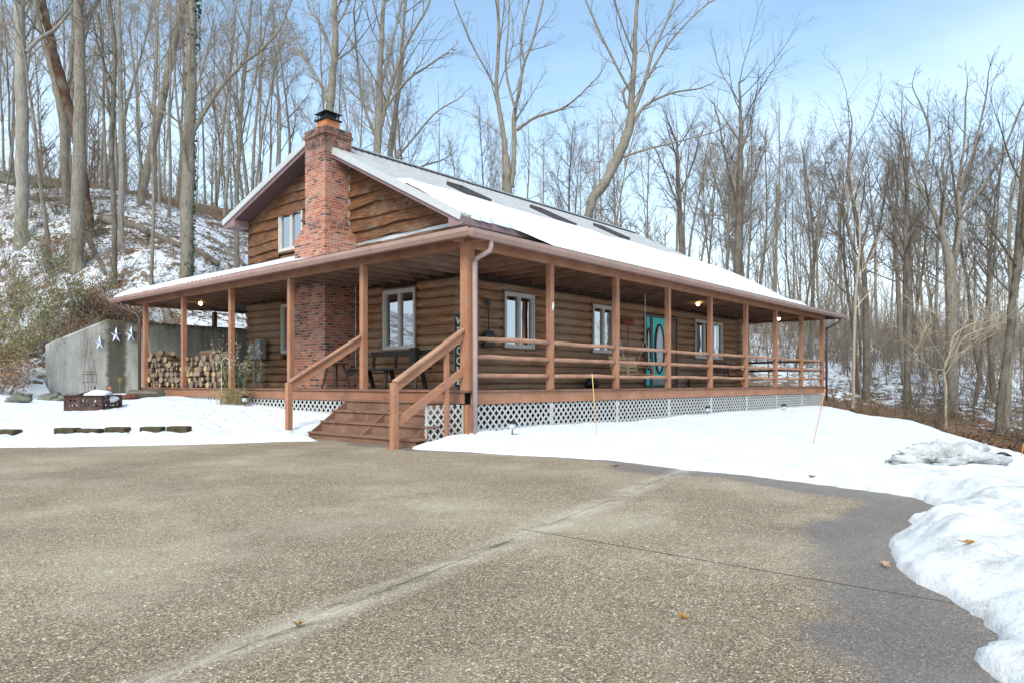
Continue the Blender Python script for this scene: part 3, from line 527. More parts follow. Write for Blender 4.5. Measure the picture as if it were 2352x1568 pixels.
# gutters
def gutter(p, q, outd):
    mb = MB(); p = Vector(p); q = Vector(q); o = Vector(outd); prof = [(0, .0), (0, -.13), (.05, -.15), (.09, -.14), (.13, -.07), (.135, 0), (.12, 0), (.115, -.06), (.08, -.12), (.02, -.12), (.012, 0)]
    n = len(prof); vs = []
    for e in (p, q):
        for a, b in prof: vs.append(tuple(e + o * a + Vector((0, 0, b))))
    mb.add(vs, [(j, (j + 1) % n, (j + 1) % n + n, j + n) for j in range(n)] + [tuple(range(n))[::-1], tuple(range(n, 2 * n))])
    d = (q - p); ln = d.length; d.normalize(); s = 1.3
    while s < ln:     # seams
        c = p + d * s; vs = []
        for e in (c - d * .012, c + d * .012):
            for a, b in ((-.002, .004), (-.002, -.134), (.05, -.155), (.094, -.145), (.137, -.072), (.141, .004)): vs.append(tuple(e + o * a + Vector((0, 0, b))))
        mb.add(vs, [(j, j + 1, j + 7, j + 6) for j in range(5)]); s += 1.52
    return mb
gutter((OX0, OY0 - .0, ZO - .015), (OX1 + .1, OY0, ZO - .015), (0, -1, 0)).build('gutter', m_gutter, pr, label='gutter along the yard side eave'); gutter((OX0, OY1, ZO - .015), (OX0, OY0 - .13, ZO - .015), (-1, 0, 0)).build('gutter', m_gutter, pr, label='gutter along the chimney side eave')
mb = MB(); mb.box(OX0 + .002, OX1, OY0 + .003, OY0 + .03, ZO - .16, ZO - .032); mb.box(OX0 + .003, OX0 + .03, OY0 + .031, OY1, ZO - .16, ZO - .032); mb.box(OX0 + .03, OX1, OY1 - .03, OY1 - .002, ZO - .16, ZO - .032); mb.box(OX1 - .03, OX1 - .002, OY0 + .03, OY1 - .03, ZO - .16, ZO - .032); mb.build('fascia', m_fascia, pr)
# beams
BZ0, BZ1 = 3.55, 3.765
for nm, a, m_ in (('beam', (-.06, 19.9, -.055, .055, BZ0, BZ1), mp_x), ('beam', (-.055, .055, .056, 14.6, BZ0 - .001, BZ1), mp_y), ('beam', (19.6, 19.72, .056, 15, BZ0 - .002, BZ1), m_tread)): bx(nm, m_, cabin, *a, bevel=.006)
mb = MB()
for x in (0.0,): mb.box(-.34, -.056, -.05, .05, BZ0 + .07, BZ1 - .01); mb.box(-.045, .045, -.34, -.056, BZ0 + .075, BZ1 - .01)
mb.box(19.75, 20.6, -.3, -.25, BZ0 + .1, BZ1); mb.build('bracket', mp_x, cabin, bevel=.004)
# ceiling + joists
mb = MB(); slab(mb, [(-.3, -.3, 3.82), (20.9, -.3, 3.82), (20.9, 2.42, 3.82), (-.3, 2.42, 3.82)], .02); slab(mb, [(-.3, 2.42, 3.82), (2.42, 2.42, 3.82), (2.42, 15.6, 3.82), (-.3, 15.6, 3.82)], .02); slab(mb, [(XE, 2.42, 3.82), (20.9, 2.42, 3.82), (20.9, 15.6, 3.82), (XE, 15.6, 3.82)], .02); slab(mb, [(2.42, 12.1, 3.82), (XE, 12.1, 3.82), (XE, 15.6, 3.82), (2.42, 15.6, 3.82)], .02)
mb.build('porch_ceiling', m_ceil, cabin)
mb = MB(); x = .4
while x < 19.6: mb.box(x, x + .045, .056, min(BYW + .1, max(.1, x)) , 3.60, 3.80); x += .56
mb.build('joist_row', m_joist_y, cabin, label='dark joists under the yard side porch roof')
mb = MB(); y = .35
while y < 15.5: mb.box(.056, min(AXW + .1, max(.1, y)), y, y + .045, 3.60, 3.80); y += .56
y = 2.6
MB().box(AXW + .3, 19.6, 12.5, 12.55, 3.61, 3.8).build('rear_beam', m_tread, cabin); MB().bar((.03, .03, 3.70), (2.4, 2.4, 3.70), .05, .2).build('hip_beam', m_joist_x, cabin); mb.build('joist_row', m_joist_x, cabin, label='joists under the chimney side porch roof')
# posts
def post(x, y, w_, z0=ZD, z1=BZ0, m=mp_z): return bx('porch_post', m, cabin, x - w_ / 2, x + w_ / 2, y - w_ / 2, y + w_ / 2, z0, z1, bevel=.006)
post(.0, .0, .19, ZD, 3.78)['label'] = 'thick corner post behind the downspout'
for x in PX[1:]: post(x, 0, .125)
for y in PY: post(0, y, .125)
for y in (3.0, 5.8, 8.6): post(19.66, y, .12, m=m_tread)
post(3.05, 15.75, .14, 3.1, 3.62, m=m_tread)
mb = MB(); mb.box(.0, .14, -.0, .14, -.1, .7); mb.build('footing_post', mp_z, cabin)
# deck
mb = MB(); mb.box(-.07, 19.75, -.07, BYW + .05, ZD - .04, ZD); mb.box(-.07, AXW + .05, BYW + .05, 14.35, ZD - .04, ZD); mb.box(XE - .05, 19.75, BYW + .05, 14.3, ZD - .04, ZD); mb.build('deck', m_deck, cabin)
mb = MB(); x = -.06    # visible board ends under the nosing
bx('rim_board', mp_x, cabin, .07, 19.78, -.055, -.012, .70, ZD - .041, bevel=.003); bx('rim_board', mp_y, cabin, -.055, -.012, .05, 14.35, .715, ZD - .041, bevel=.003)
mb.box(-.085, 19.78, -.085, -.0701, ZD - .035, ZD + .003); mb.box(-.085, -.0701, -.07, 14.36, ZD - .035, ZD + .003); mb.build('deck_nosing', m_tread, cabin)
mb = MB(); mb.box(.25, 19.5, .35, .45, -.3, ZD - .05); mb.box(.35, .45, .45, 14.2, -.3, ZD - .05); mb.build('foundation', m_under, cabin)  # wall behind the lattice, its dark colour stands in for under-deck shade
# lattice
def lattice(axis, fix, a, b, z0, z1, parent=None, label=None, sp=.168, wd=.036):
    mb = MB(); H = z1 - z0; L_ = b - a
    def P(u, v, d): return (u, fix - d, v) if axis == 0 else (fix - d, u, v)
    for sgn, dd_ in ((1, .004), (-1, .012)):
        u = a - H
        while u < b + H:
            p0u, p0v, p1u, p1v = (u, z0, u + H, z1) if sgn > 0 else (u + H, z0, u, z1)
            lo, hi = 0, 1; du = p1u - p0u
            t0 = (a - p0u) / du; t1 = (b - p0u) / du
            if t0 > t1: t0, t1 = t1, t0
            lo = max(0, t0); hi = min(1, t1)
            if hi - lo > .03:
                A = (p0u + du * lo, p0v + H * lo); B_ = (p0u + du * hi, p0v + H * hi); nx, ny = -(B_[1] - A[1]), (B_[0] - A[0]); q = math.hypot(nx, ny); nx *= wd / 2 / q; ny *= wd / 2 / q
                vs = [P(A[0] + nx, A[1] + ny, dd_), P(A[0] - nx, A[1] - ny, dd_), P(B_[0] - nx, B_[1] - ny, dd_), P(B_[0] + nx, B_[1] + ny, dd_)]; vs += [P(A[0] + nx, A[1] + ny, dd_ + .007), P(A[0] - nx, A[1] - ny, dd_ + .007), P(B_[0] - nx, B_[1] - ny, dd_ + .007), P(B_[0] + nx, B_[1] + ny, dd_ + .007)]
                mb.add(vs, [(0, 1, 2, 3), (7, 6, 5, 4), (0, 4, 5, 1), (1, 5, 6, 2), (2, 6, 7, 3), (3, 7, 4, 0)])
            u += sp
    for u in (a, b - .05):
        c = [P(u, z0, .0205), P(u + .05, z1, .026)]; mb.box(min(c[0][0], c[1][0]), max(c[0][0], c[1][0]), min(c[0][1], c[1][1]), max(c[0][1], c[1][1]), z0, z1)
    return mb.build('lattice_panel', m_lattice, parent or cabin, label=label)
pxx = [.16] + PX[1:]
for i in range(8): lattice(0, -.015, pxx[i] + .005, pxx[i + 1] - .005, .02, .69)
pyy = [3.25, 5.83, 8.64, 11.4, 14.3]
for i in range(4): lattice(1, -.015, pyy[i] + .005, pyy[i + 1] - .005, .25, .71)
# rails
for i in range(8):
    x0, x1 = PX[i] + (.09 if i == 0 else .06), PX[i + 1] - .06
    rr = empty('railing', (x0, 0, 1.2)); rr.parent = cabin
    for z in (1.915, 1.575, 1.235):
        n = 9; pts = [(x0 - .02 - x0 + (x1 - x0 + .04) * j / n, .0 + .012 * mnoise.noise(Vector((i * 3 + j * .5, z * 9, 0))), z - 1.2 + .020 * mnoise.noise(Vector((i * 5 + j * .28, z * 7, 3)))) for j in range(n + 1)]
        MB().tube(pts, [.043 + .006 * mnoise.noise(Vector((j * .6, i * 2 + z, 8))) for j in range(n + 1)], 10).build('rail', m_rail, rr, smooth=True)
for i, (y0, y1) in enumerate(((.06, 2.94), (3.06, 5.74))):
    rr = empty('railing', (19.66, y0, 1.2)); rr.parent = cabin
    for z in (1.915, 1.575, 1.235): MB().tube([(0, 0, z - 1.2), (0, (y1 - y0) / 2, z - 1.2 + .015), (0, y1 - y0, z - 1.2)], .043, 8).build('rail', m_tread, rr, smooth=True)
# stairs
st = tag(empty('stairs', (-.6, 1.6, 0))); st.parent = cabin
sx = [-.33, -.63, -.93, -1.23]; szz = [.755, .55, .345, .14]
for k in range(4):
    xf = sx[k]; z = szz[k]; ya, yb = (.12 - .03 * k), 3.28 - .03 * k
    MB().box(xf - .02 + .6, xf + .14 + .6, ya - 1.6, yb - 1.6, z - .038, z).box(xf + .147 + .6, xf + .30 + .6, ya - 1.6, yb - 1.6, z - .038, z).build('tread', m_tread, st, bevel=.005)
    MB().box(xf + .012 + .6, xf + .037 + .6, ya + .01 - 1.6, yb - .01 - 1.6, z - .235, z - .039).build('riser', m_tread, st, bevel=.003)
MB().box(-.05 + .6, -.025 + .6, .13 - 1.6, 3.2 - 1.6, .757, .9).build('riser', m_tread, st)
for yy in (.17, 1.6, 3.2): MB().add([(-1.2 + .6, yy - 1.6, .0), (-.02 + .6, yy - 1.6, .0), (-.02 + .6, yy - 1.6, .71), (-.33 + .6, yy - 1.6, .71), (-1.2 + .6, yy - 1.6, .10)] + [(-1.2 + .6, yy + .04 - 1.6, .0), (-.02 + .6, yy + .04 - 1.6, .0), (-.02 + .6, yy + .04 - 1.6, .71), (-.33 + .6, yy + .04 - 1.6, .71), (-1.2 + .6, yy + .04 - 1.6, .10)], [(0, 1, 2, 3, 4), (9, 8, 7, 6, 5), (0, 5, 6, 1), (1, 6, 7, 2), (2, 7, 8, 3), (3, 8, 9, 4), (4, 9, 5, 0)]).build('stringer', m_tread, st)
def wbar(name, a, b, w_, h_, m): o = MB().bar((a[0] + .6, a[1] - 1.6, a[2]), (b[0] + .6, b[1] - 1.6, b[2]), w_, h_).build(name, m, st, bevel=.004); return o
bx('newel_post', mp_z, st, -1.66 + .6, -1.55 + .6, .06 - 1.6, .17 - 1.6, -.02, 1.1, bevel=.006); bx('newel_post', mp_z, st, -1.55 + .6, -1.44 + .6, 3.42 - 1.6, 3.53 - 1.6, -.05, 1.10, bevel=.006)
bx('baluster', mp_z, st, -.50 + .6, -.42 + .6, .03 - 1.6, .10 - 1.6, .1, 1.78, bevel=.004)
wbar('hand_rail', (-1.60, .10, 1.02), (-.0, .02, 2.0), .045, .15, mp_x); wbar('hand_rail', (-1.62, .09, 1.115), (-.03, .02, 2.09), .13, .04, m_rail)
wbar('lower_rail', (-1.55, .115, .43), (-.05, .02, 1.33), .045, .14, mp_x)
wbar('hand_rail', (-1.48, 3.47, 1.02), (-.0, 3.08, 2.0), .045, .17, mp_x); wbar('hand_rail', (-1.50, 3.47, 1.115), (-.03, 3.08, 2.09), .13, .04, m_rail)
lattice(0, .1, -.95, -.02, -.05, .70, parent=None, label='lattice panel beside the stairs')
# downspouts
def spout(path, w_, m, lab):
    mb = MB(); mb.tube(path, w_, 10); o = mb.build('downspout', m, cabin, smooth=True, label=lab); return o
spout([(.20, -.40, 3.66), (.20, -.40, 3.55), (.19, -.38, 3.47), (.12, -.28, 3.40), (.05, -.19, 3.34), (.03, -.165, 3.25), (.03, -.165, 2.0), (.03, -.165, .10)], .047, m_down, 'pale downspout at the corner post')
spout([(-.38, 14.9, 3.66), (-.38, 14.9, 3.5), (-.33, 14.75, 3.40), (-.15, 14.35, 3.25), (-.12, 14.22, 3.1), (-.12, 14.2, .75)], .045, m_downdk, 'dark downspout beside the firewood')
spout([(20.7, -.4, 3.66), (20.6, -.4, 3.5), (20.2, -.22, 3.32), (19.85, -.13, 3.2), (19.82, -.13, 3.05), (19.82, -.13, .4)], .045, m_downdk, 'dark downspout at the far end of the porch')
# chimney
ch = tag(empty('chimney', (1.9, 7.2, ZD))); ch.parent = cabin; c0 = (1.9, 7.2, ZD)
def chb(mb, x0, x1, y0, y1, z0, z1): mb.box(x0 - c0[0], x1 - c0[0], y0 - c0[1], y1 - c0[1], z0 - c0[2], z1 - c0[2])
mb = MB(); chb(mb, 1.37, 2.42, 6.46, 7.86, ZD, 4.9)
for i in range(6): f = (i + 1) / 7; chb(mb, 1.37 + .23 * f, 2.43, 6.46 + .34 * f, 7.86 - .14 * f, 4.9 + .071 * i, 4.9 + .071 * (i + 1))
chb(mb, 1.60, 2.44, 6.80, 7.72, 5.326, 7.62); chb(mb, 1.565, 2.475, 6.765, 7.755, 7.62, 7.70); chb(mb, 1.59, 2.45, 6.79, 7.73, 7.70, 7.83)
body = mb.build('chimney_stack', m_brick, ch)
# brick coordinates follow the house axes, so give the stack its own unshifted frame
body.data.transform(Matrix.Translation(Vector(c0))); body.location = (-c0[0], -c0[1], -c0[2])
mb = MB(); chb(mb, 1.64, 2.40, 6.84, 7.68, 7.83, 7.86); mb.build('crown', m_conc_top, ch, bevel=.01)
mb = MB(); chb(mb, 1.80, 2.24, 7.04, 7.48, 7.86, 8.12); mb.build('flue', m_terra, ch, bevel=.02)
mb = MB(); cc = (2.02 - c0[0], 7.26 - c0[1]); zt = 8.12 - c0[2]
mb.box(cc[0] - .27, cc[0] + .27, cc[1] - .27, cc[1] + .27, zt, zt + .03)
for i in (-1, 1):
    for j in (-1, 1): mb.bar((cc[0] + i * .19, cc[1] + j * .19, zt + .03), (cc[0] + i * .19, cc[1] + j * .19, zt + .20), .02, .02)
mb.box(cc[0] - .15, cc[0] + .15, cc[1] - .15, cc[1] + .15, zt + .03, zt + .18)
s = .28; mb.add([(cc[0] - s, cc[1] - s, zt + .19), (cc[0] + s, cc[1] - s, zt + .19), (cc[0] + s, cc[1] + s, zt + .19), (cc[0] - s, cc[1] + s, zt + .19), (cc[0], cc[1], zt + .33)], [(0, 1, 4), (1, 2, 4), (2, 3, 4), (3, 0, 4), (3, 2, 1, 0)])
mb.build('chimney_cap', m_black, ch)
mb = MB(); mb.bar((2.36, 6.78, 5.3), (2.36, 6.78, 7.25), .02, .03); mb.bar((2.36, 6.44, 4.75), (2.36, 6.77, 5.32), .02, .035); mb.build('chimney_flashing', m_rake, cabin)
# lights
for p in ((1.1, 12.7, 3.58), (11.55, 1.2, 3.6), (18.4, 1.2, 3.6)):
    pl = MB().tube([(0, 0, .03), (0, 0, .1)], .035, 10).box(-.06, .06, -.06, .06, .1, .13).build('porch_light', m_white, cabin); pl.location = (p[0], p[1], p[2] - .02 + .0)
    b = MB().lathe((0, 0, 0), [(.012, -.07), (.045, -.045), (.055, -.01), (.04, .02), (.02, .04)], 14).build('bulb', m_bulb, pl, smooth=True)
# ================================================================ roof snow (heightfields with thickness)
def sheet(name, U, V, fn, label, group=None):
    X = np.zeros((len(U), len(V))); Y = X.copy(); Z = X.copy()
    for i, u in enumerate(U):
        for j, v in enumerate(V):
            X[i, j], Y[i, j], Z[i, j] = fn(u, v, i in (0, len(U) - 1) or j in (0, len(V) - 1))
    o = gridmesh(name, X, Y, Z, m_snow); tag(o, label, 'snow', group, 'stuff'); return o
def n1(a, b=0, s=0): return mnoise.noise(Vector((a, b, s)))
def porchz(y): return ZO + (y - OY0) * (ZI - ZO) / (BYW - OY0)
def f_main(u, v, edge):
    x = RX0 + .02 + (RX1 + .05 - RX0) * u
    t = min(1, max(0, (x - 3.5) / 2.6)); t = t * t * (3 - 2 * t); ylo = 1.97 * (1 - t) + (-.12) * t + n1(x * 1.3, 1) * .10 * (1 + 2 * t * (1 - t)) + n1(x * 5, 2) * .05
    e = max(0, (x - 17.6) / 1.2); ylo += e * e * .5
    yhi = 4.3 + .4 * min(1, max(0, (x - 1.9) / 2.2)) + n1(x * .5, 7) * .45 + n1(x * 2.1, 5) * .12 - .3 * (x > 9) * 0
    y = ylo + (yhi - ylo) * v
    zm = roofz(y) + .05; zp = porchz(y)
    if y >= 2.0: z = zm
    else: ramp = roofz(2.0) + .05 - (2.0 - y) * .62; z = max(zp, ramp)
    th = .15 + .03 * n1(x * .8, y * .8, 3) + .012 * n1(x * 4, y * 4, 3)
    th *= min(1, (1 - v) * 5 + .02) ** .7; lo_e = min(1, v * 14 + .25); z += th * lo_e
    if v == 0: z -= .10
    elif u in (0, 1): z -= .12
    elif v == 1: z -= .03
    return x, y, z
sheet('roof_snow', np.linspace(0, 1, 420), np.concatenate([[0], np.linspace(.002, .1, 8), np.linspace(.12, 1, 60)]), f_main, 'smooth white snow sheet covering the lower half of the upper roof')
def f_left(u, v, edge):
    y = .0 + 15.68 * u; t = min(1, max(0, (y - 5.5) / 5)); t = t * t * (3 - 2 * t)
    xlo = -.18 * (1 - t) - .36 * t + n1(y * 1.7, 3) * .07 * (1 + t) + n1(y * 6, 9) * .035; xhi = min(2.38, -.3 + (y + .3)); xhi = max(xhi, xlo + .1)
    x = xlo + (xhi - xlo) * v; z = ZO + (x - OX0) * (ZI - ZO) / (AXW - OX0)
    if y > 12.15: z = min(z, ZI - (y - 12.15) * (ZI - ZO) / (OY1 - 12.15))
    th = .022 + .15 * t + .015 * n1(y, x, 2); e = min(1, (v * 9) + .3); z += th * e
    if v == 0: z -= .06 + .05 * t
    if u == 1: z -= .14
    return x, y, z
sheet('roof_snow', np.linspace(0, 1, 420), np.concatenate([[0], np.linspace(.003, .1, 6), np.linspace(.14, 1, 30)]), f_left, 'thin snow on the porch roof below the brick chimney')
def f_right(u, v, edge):
    x = 17.5 + 3.55 * u; y = -.22 + n1(x * 2, 4) * .05 + 2.5 * v; z = porchz(y) + .035 * min(1, v * 8 + .3) - (.04 if v == 0 or u == 1 else 0)
    if x > IX1: z = min(z, ZI - (x - IX1) * (ZI - ZO) / (OX1 - IX1) + .04)
    return x, y, z
sheet('roof_snow', np.linspace(0, 1, 60), np.concatenate([[0], np.linspace(.003, 1, 20)]), f_right, 'thin snow strip at the far end of the porch roof')
# ================================================================ THINGS AROUND THE CABIN
def thing(name, label, cat, loc=(0, 0, 0), rz=0, group=None, kind=None): return tag(empty(name, loc, rz), label, cat, group, kind)
def one(mb, name, m, label, cat, group=None, loc=None, rz=0, kind=None, **k):
    o = mb.build(name, m, **k); tag(o, label, cat, group, kind)
    if loc: o.location = loc; o.rotation_euler = (0, 0, rz)
    return o
# --- concrete retaining wall
mb = MB(); xs = [-2.2, -.55, 9.5]
mb.add([(x, y, z) for y in (15.6, 15.86) for x, z in ((-2.2, .4), (-.55, .3), (9.5, .3), (9.5, 3.08), (-.55, 3.10), (-2.2, 2.26))], [(0, 1, 4, 5), (1, 2, 3, 4), (11, 10, 7, 6), (10, 9, 8, 7), (5, 4, 10, 11), (4, 3, 9, 10), (0, 5, 11, 6), (2, 8, 9, 3)])
one(mb, 'retaining_wall', m_conc, 'stained grey concrete retaining wall with a sloping left end', 'wall', bevel=.012)
# --- firewood
def logproto(r, ln, s, split):
    n = 9; mb = MB(); rr = random.Random(s); prof = []
    for j in range(n):
        t = 2 * math.pi * j / n; k = r * (1 + rr.uniform(-.13, .13))
        if split and math.sin(t + s) > .1: k = r * .45
        prof.append((k * math.cos(t), k * math.sin(t)))
    vs = []
    for i, x in enumerate((-ln / 2, -ln / 6, ln / 6, ln / 2)):
        for a, b in prof: vs.append((x + (rr.uniform(-.008, .008) if i in (0, 3) else 0), a + rr.uniform(-.006, .006), b + rr.uniform(-.006, .006)))
    mb.add(vs, [(i * n + j, i * n + (j + 1) % n, (i + 1) * n + (j + 1) % n, (i + 1) * n + j) for i in range(3) for j in range(n)]); mb.mi = 1; mb.add([vs[j] for j in range(n)], [tuple(range(n))[::-1]]); mb.add([vs[3 * n + j] for j in range(n)], [tuple(range(n))]); return mb
m_cut = [plain('cut_wood_a', (.33, .235, .15), .85, .1, .3, 14), plain('cut_wood_b', (.23, .17, .125), .85, .1, .35, 14), plain('cut_wood_c', (.48, .34, .18), .85, .1, .2, 14), plain('cut_wood_d', (.24, .19, .15), .9, .1, .3, 12)]
b_log = barkmat('firewood_bark', (.20, .125, .08), .4, 3, (.32, .25, .17))
FWG = 'firewood logs stacked at the left end of the porch'; protos = []
for i in range(14):
    o = logproto(random.uniform(.85, 1.1), .46, i, i % 3 == 0).build('firewood_log', [b_log, m_cut[(0, 1, 3, 1, 0, 2, 3)[i % 7]]]); tag(o, 'grey brown firewood log in the long stack at the left end of the porch', 'firewood', FWG); o.scale = (1, .09, .09); protos.append(o)
def topz(y): 
    pts = [(8.6, 1.70), (9.6, 1.84), (10.3, 1.92), (11.3, 1.98), (11.7, 1.72), (12.4, 1.80), (13.0, 1.98), (14.2, 2.05)]
    return float(np.interp(y, [p[0] for p in pts], [p[1] for p in pts]))
cnt = 0; used = 0; z = ZD; row = 0
spots = []
R_ = .088
while z < 2.1:
    y = 9.3 + (R_ if row % 2 else 0)
    while y < 14.15:
        r = R_ * random.uniform(.72, 1.15)
        if z + .15 < topz(y): spots.append((y + random.uniform(-.02, .02), z + R_, r))
        y += 2 * R_ * .98
    z += 2 * R_ * .83; row += 1
for (y, zc, r) in spots[:280]:
    if used < 14: o = protos[used]
    else: o = protos[random.randrange(14)].copy(); SC.collection.objects.link(o)
    used += 1; o.location = (.32 + random.uniform(-.10, .06), y, zc); o.scale = (1, r * 1.08, r * 1.08); o.rotation_euler = (random.uniform(0, 6.28), random.uniform(-.05, .05), random.uniform(-.14, .14))
# long logs lying on top of the stack
for i, (y, zz_, a, r, lb) in enumerate(((12.9, 1.98, 1.3, .085, 'long split log lying on the left heap of the firewood'), (13.6, 2.02, 1.1, .08, 'topmost log at the far left of the firewood stack'), (10.6, 1.93, 1.45, .095, 'thick long log lying on the middle of the firewood stack'), (9.65, 1.84, 1.25, .09, 'bark covered log lying on the right end of the firewood stack'))):
    one(logproto(1, 1, i + 30, i == 0), 'firewood_log', [b_log, m_cut[i % 2]], lb, 'firewood', loc=(.3, y, zz_), rz=a).scale = (.85, r, r)
# --- star ornaments on the wall
def star(loc, r, lab, tilt=0, m=m_chrome):
    mb = MB(); vs = []
    for j in range(10): t = math.pi / 2 + tilt + math.pi * j / 5; k = r if j % 2 == 0 else r * .44; vs.append((k * math.cos(t) * .80, 0, k * math.sin(t) * 1.12))
    vs += [(0, -.05, 0), (0, .005, 0)]; mb.add(vs, [((j + 1) % 10, j, 10) for j in range(10)] + [(j, (j + 1) % 10, 11) for j in range(10)]); return one(mb, 'star_ornament', m, lab, 'star ornament', 'metal stars on the wall', loc=loc)
star((-.78, 15.55, 2.35), .23, 'leftmost and most weathered metal star on the concrete wall', .05); star((-.30, 15.55, 2.62), .24, 'middle metal star, on the dark stain of the concrete wall'); star((.16, 15.55, 2.66), .26, 'rightmost metal star, nearest the downspout on the concrete wall')
# --- fire pit
p = at(215, 930, 16.6); g0 = gz(p[0], p[1]); fp = thing('fire_pit', 'rusty square metal fire pit with cut out triangles, full of snow', 'fire pit', (p[0], p[1], g0 - .03), R(-49)); s = .42
mb = MB()
for k in range(4):
    rm = Matrix.Rotation(k * math.pi / 2, 4, 'Z'); t = MB(); t.box(-s, s, -s - .01, -s + .01, .26, .34); t.box(-s, s, -s - .01, -s + .01, 0, .09); t.box(-s - .01, -s + .03, -s - .014, -s + .014, 0, .35); n = 9
    for i in range(n):
        x0 = -s + 2 * s * i / n; x1 = x0 + 2 * s / n; xm = (x0 + x1) / 2; t.bar((x0, -s, .26), (xm, -s, .09), .03, .006, (0, 1, 0)) if i % 3 else t.box(x0 + .01, x1 - .01, -s - .005, -s + .005, .09, .26); t.bar((xm, -s, .09), (x1, -s, .26), .03, .006, (0, 1, 0))
    vs = [tuple(rm @ Vector(v)) for v in t.v]; mb.add(vs, t.f)
mb.build('pit_wall', m_rustmetal, fp); MB().box(-s - .05, s + .05, -s - .05, -s + .02, .34, .355).box(-s - .05, s + .05, s - .02, s + .05, .34, .355).box(-s - .05, -s + .02, -s + .02, s - .02, .34, .355).box(s - .02, s + .05, -s + .02, s - .02, .34, .355).build('rim', m_rustmetal, fp)
MB().bar((-.40, .1, .36), (-.05, .2, .46), .4, .02).bar((.0, .0, .30), (.02, .02, .56), .03, .03).build('lid', m_rustmetal, fp)
def blob(name, loc, rx, ry, rz_, m, s, parent=None, rough=.2, nu=20, nv=12):
    mb = MB(); vs = []; 
    for i in range(nv + 1):
        ph = math.pi * i / nv
        for j in range(nu):
            th = 2 * math.pi * j / nu; d = Vector((math.sin(ph) * math.cos(th), math.sin(ph) * math.sin(th), math.cos(ph))); k = 1 + rough * mnoise.noise(d * 1.7 + Vector((s, s * 2.1, 0))) * 2 + rough * .6 * mnoise.noise(d * 4.5 + Vector((s, 0, 0))) + (.30 * abs(mnoise.noise(d * 9)) + .12 * mnoise.noise(d * 22) if nu > 50 else 0)
            vs.append((d.x * rx * k, d.y * ry * k, d.z * rz_ * k))
    mb.add(vs, [(i * nu + j, (i + 1) * nu + j, (i + 1) * nu + (j + 1) % nu, i * nu + (j + 1) % nu) for i in range(nv) for j in range(nu)]); o = mb.build(name, m, parent, smooth=True); o.location = loc; return o
blob('snow_heap', (.18, -.05, .30), .30, .36, .16, m_snow, 3, fp)
# --- stones, blocks
for i, (px, py, r, lb) in enumerate(((42, 920, .26, 'pointed grey stone in the snow left of the fire pit'), (52, 893, .2, 'half buried dark stone at the foot of the left slope'), (118, 892, .30, 'snow topped stone at the left foot of the concrete wall'), (152, 895, .28, 'pale snow capped stone in front of the concrete wall'), (300, 908, .22, 'reddish stone below the third star'))):
    p = at(px, py, 19.5 if i else 17.5); g = gz(p[0], p[1]); o = blob('stone', (p[0], p[1], g + .02), r, r * .7, r * .55, m_stone if i < 4 else plain('red_stone', (.16, .06, .04), .9, .2, .4, 9), i * 3 + 1, rough=.35); tag(o, lb, 'stone', 'stones half buried in snow')
for i, (x, y, a) in enumerate(((-5.22, 6.62, 123), (-4.72, 5.62, 126), (-4.47, 5.28, 126), (-4.2, 4.87, 125), (-3.80, 4.42, 130), (-3.50, 4.05, 130))):
    dd_ = sdist(np.array([x]), np.array([y]), EDGE)[0]; # move onto the .9 m line beside the drive
    gxx = (sdist(np.array([x + .01]), np.array([y]), EDGE)[0] - dd_) / .01; gyy = (sdist(np.array([x]), np.array([y + .01]), EDGE)[0] - dd_) / .01; x += gxx * (.93 - dd_); y += gyy * (.93 - dd_)
    lb = ('lone mossy edging block at the far left of the driveway', 'left block of the middle pair of edging blocks', 'right block of the middle pair of edging blocks', 'small corner of an edging block between the two pairs', 'left block of the right pair of edging blocks', 'rightmost mossy edging block beside the driveway')[i]
    one(MB().box(-.20, .20, -.11, .11, -.13, .0), 'edging_block', m_block, lb, 'edging block', 'mossy blocks edging the snowy bed', loc=(x, y, .275 + random.uniform(-.02, .012)), rz=R(a), bevel=.02)
# --- shepherd hook, dry grass plant
mb = MB(); mb.tube([(0, 0, 0), (0, 0, 1.05)] + [(.10 - .10 * math.cos(math.pi * j / 8), 0, 1.05 + .12 * math.sin(math.pi * j / 8)) for j in range(1, 9)] + [(.20, 0, .95), (.23, 0, .93), (.245, 0, .96)], .011, 6)
one(mb, 'shepherd_hook', m_white, 'white metal shepherd hook in front of the firewood', 'hook', loc=(-.62, 7.95, gz(-.62, 7.95) - .05), rz=R(-49), smooth=True)
class Sticks:
    def __init__(s): s.d = []
    def seg(s, a, b, ra, rb): s.d.append((a[0], a[1], a[2], b[0], b[1], b[2], ra, rb))
    def arrays(s, n=3):
        D = np.array(s.d); a = D[:, :3]; b = D[:, 3:6]; t = b - a; t /= np.maximum(np.linalg.norm(t, axis=1, keepdims=True), 1e-9); ref = np.where(np.abs(t[:, 2:3]) > .9, np.array([[1., 0, 0]]), np.array([[0, 0, 1.]])); u = np.cross(t, ref); u /= np.linalg.norm(u, axis=1, keepdims=True); v = np.cross(t, u)
        vs = []
        for p, r in ((a, D[:, 6:7]), (b, D[:, 7:8])):
            for j in range(n): th = 2 * math.pi * j / n; vs.append(p + (u * math.cos(th) + v * math.sin(th)) * r)
        V = np.stack(vs, 1).reshape(-1, 3); k = np.arange(len(D))[:, None] * 2 * n; F = np.stack([np.concatenate([k + j, k + (j + 1) % n, k + n + (j + 1) % n, k + n + j], 1) for j in range(n)], 1).reshape(-1, 4); return V, F
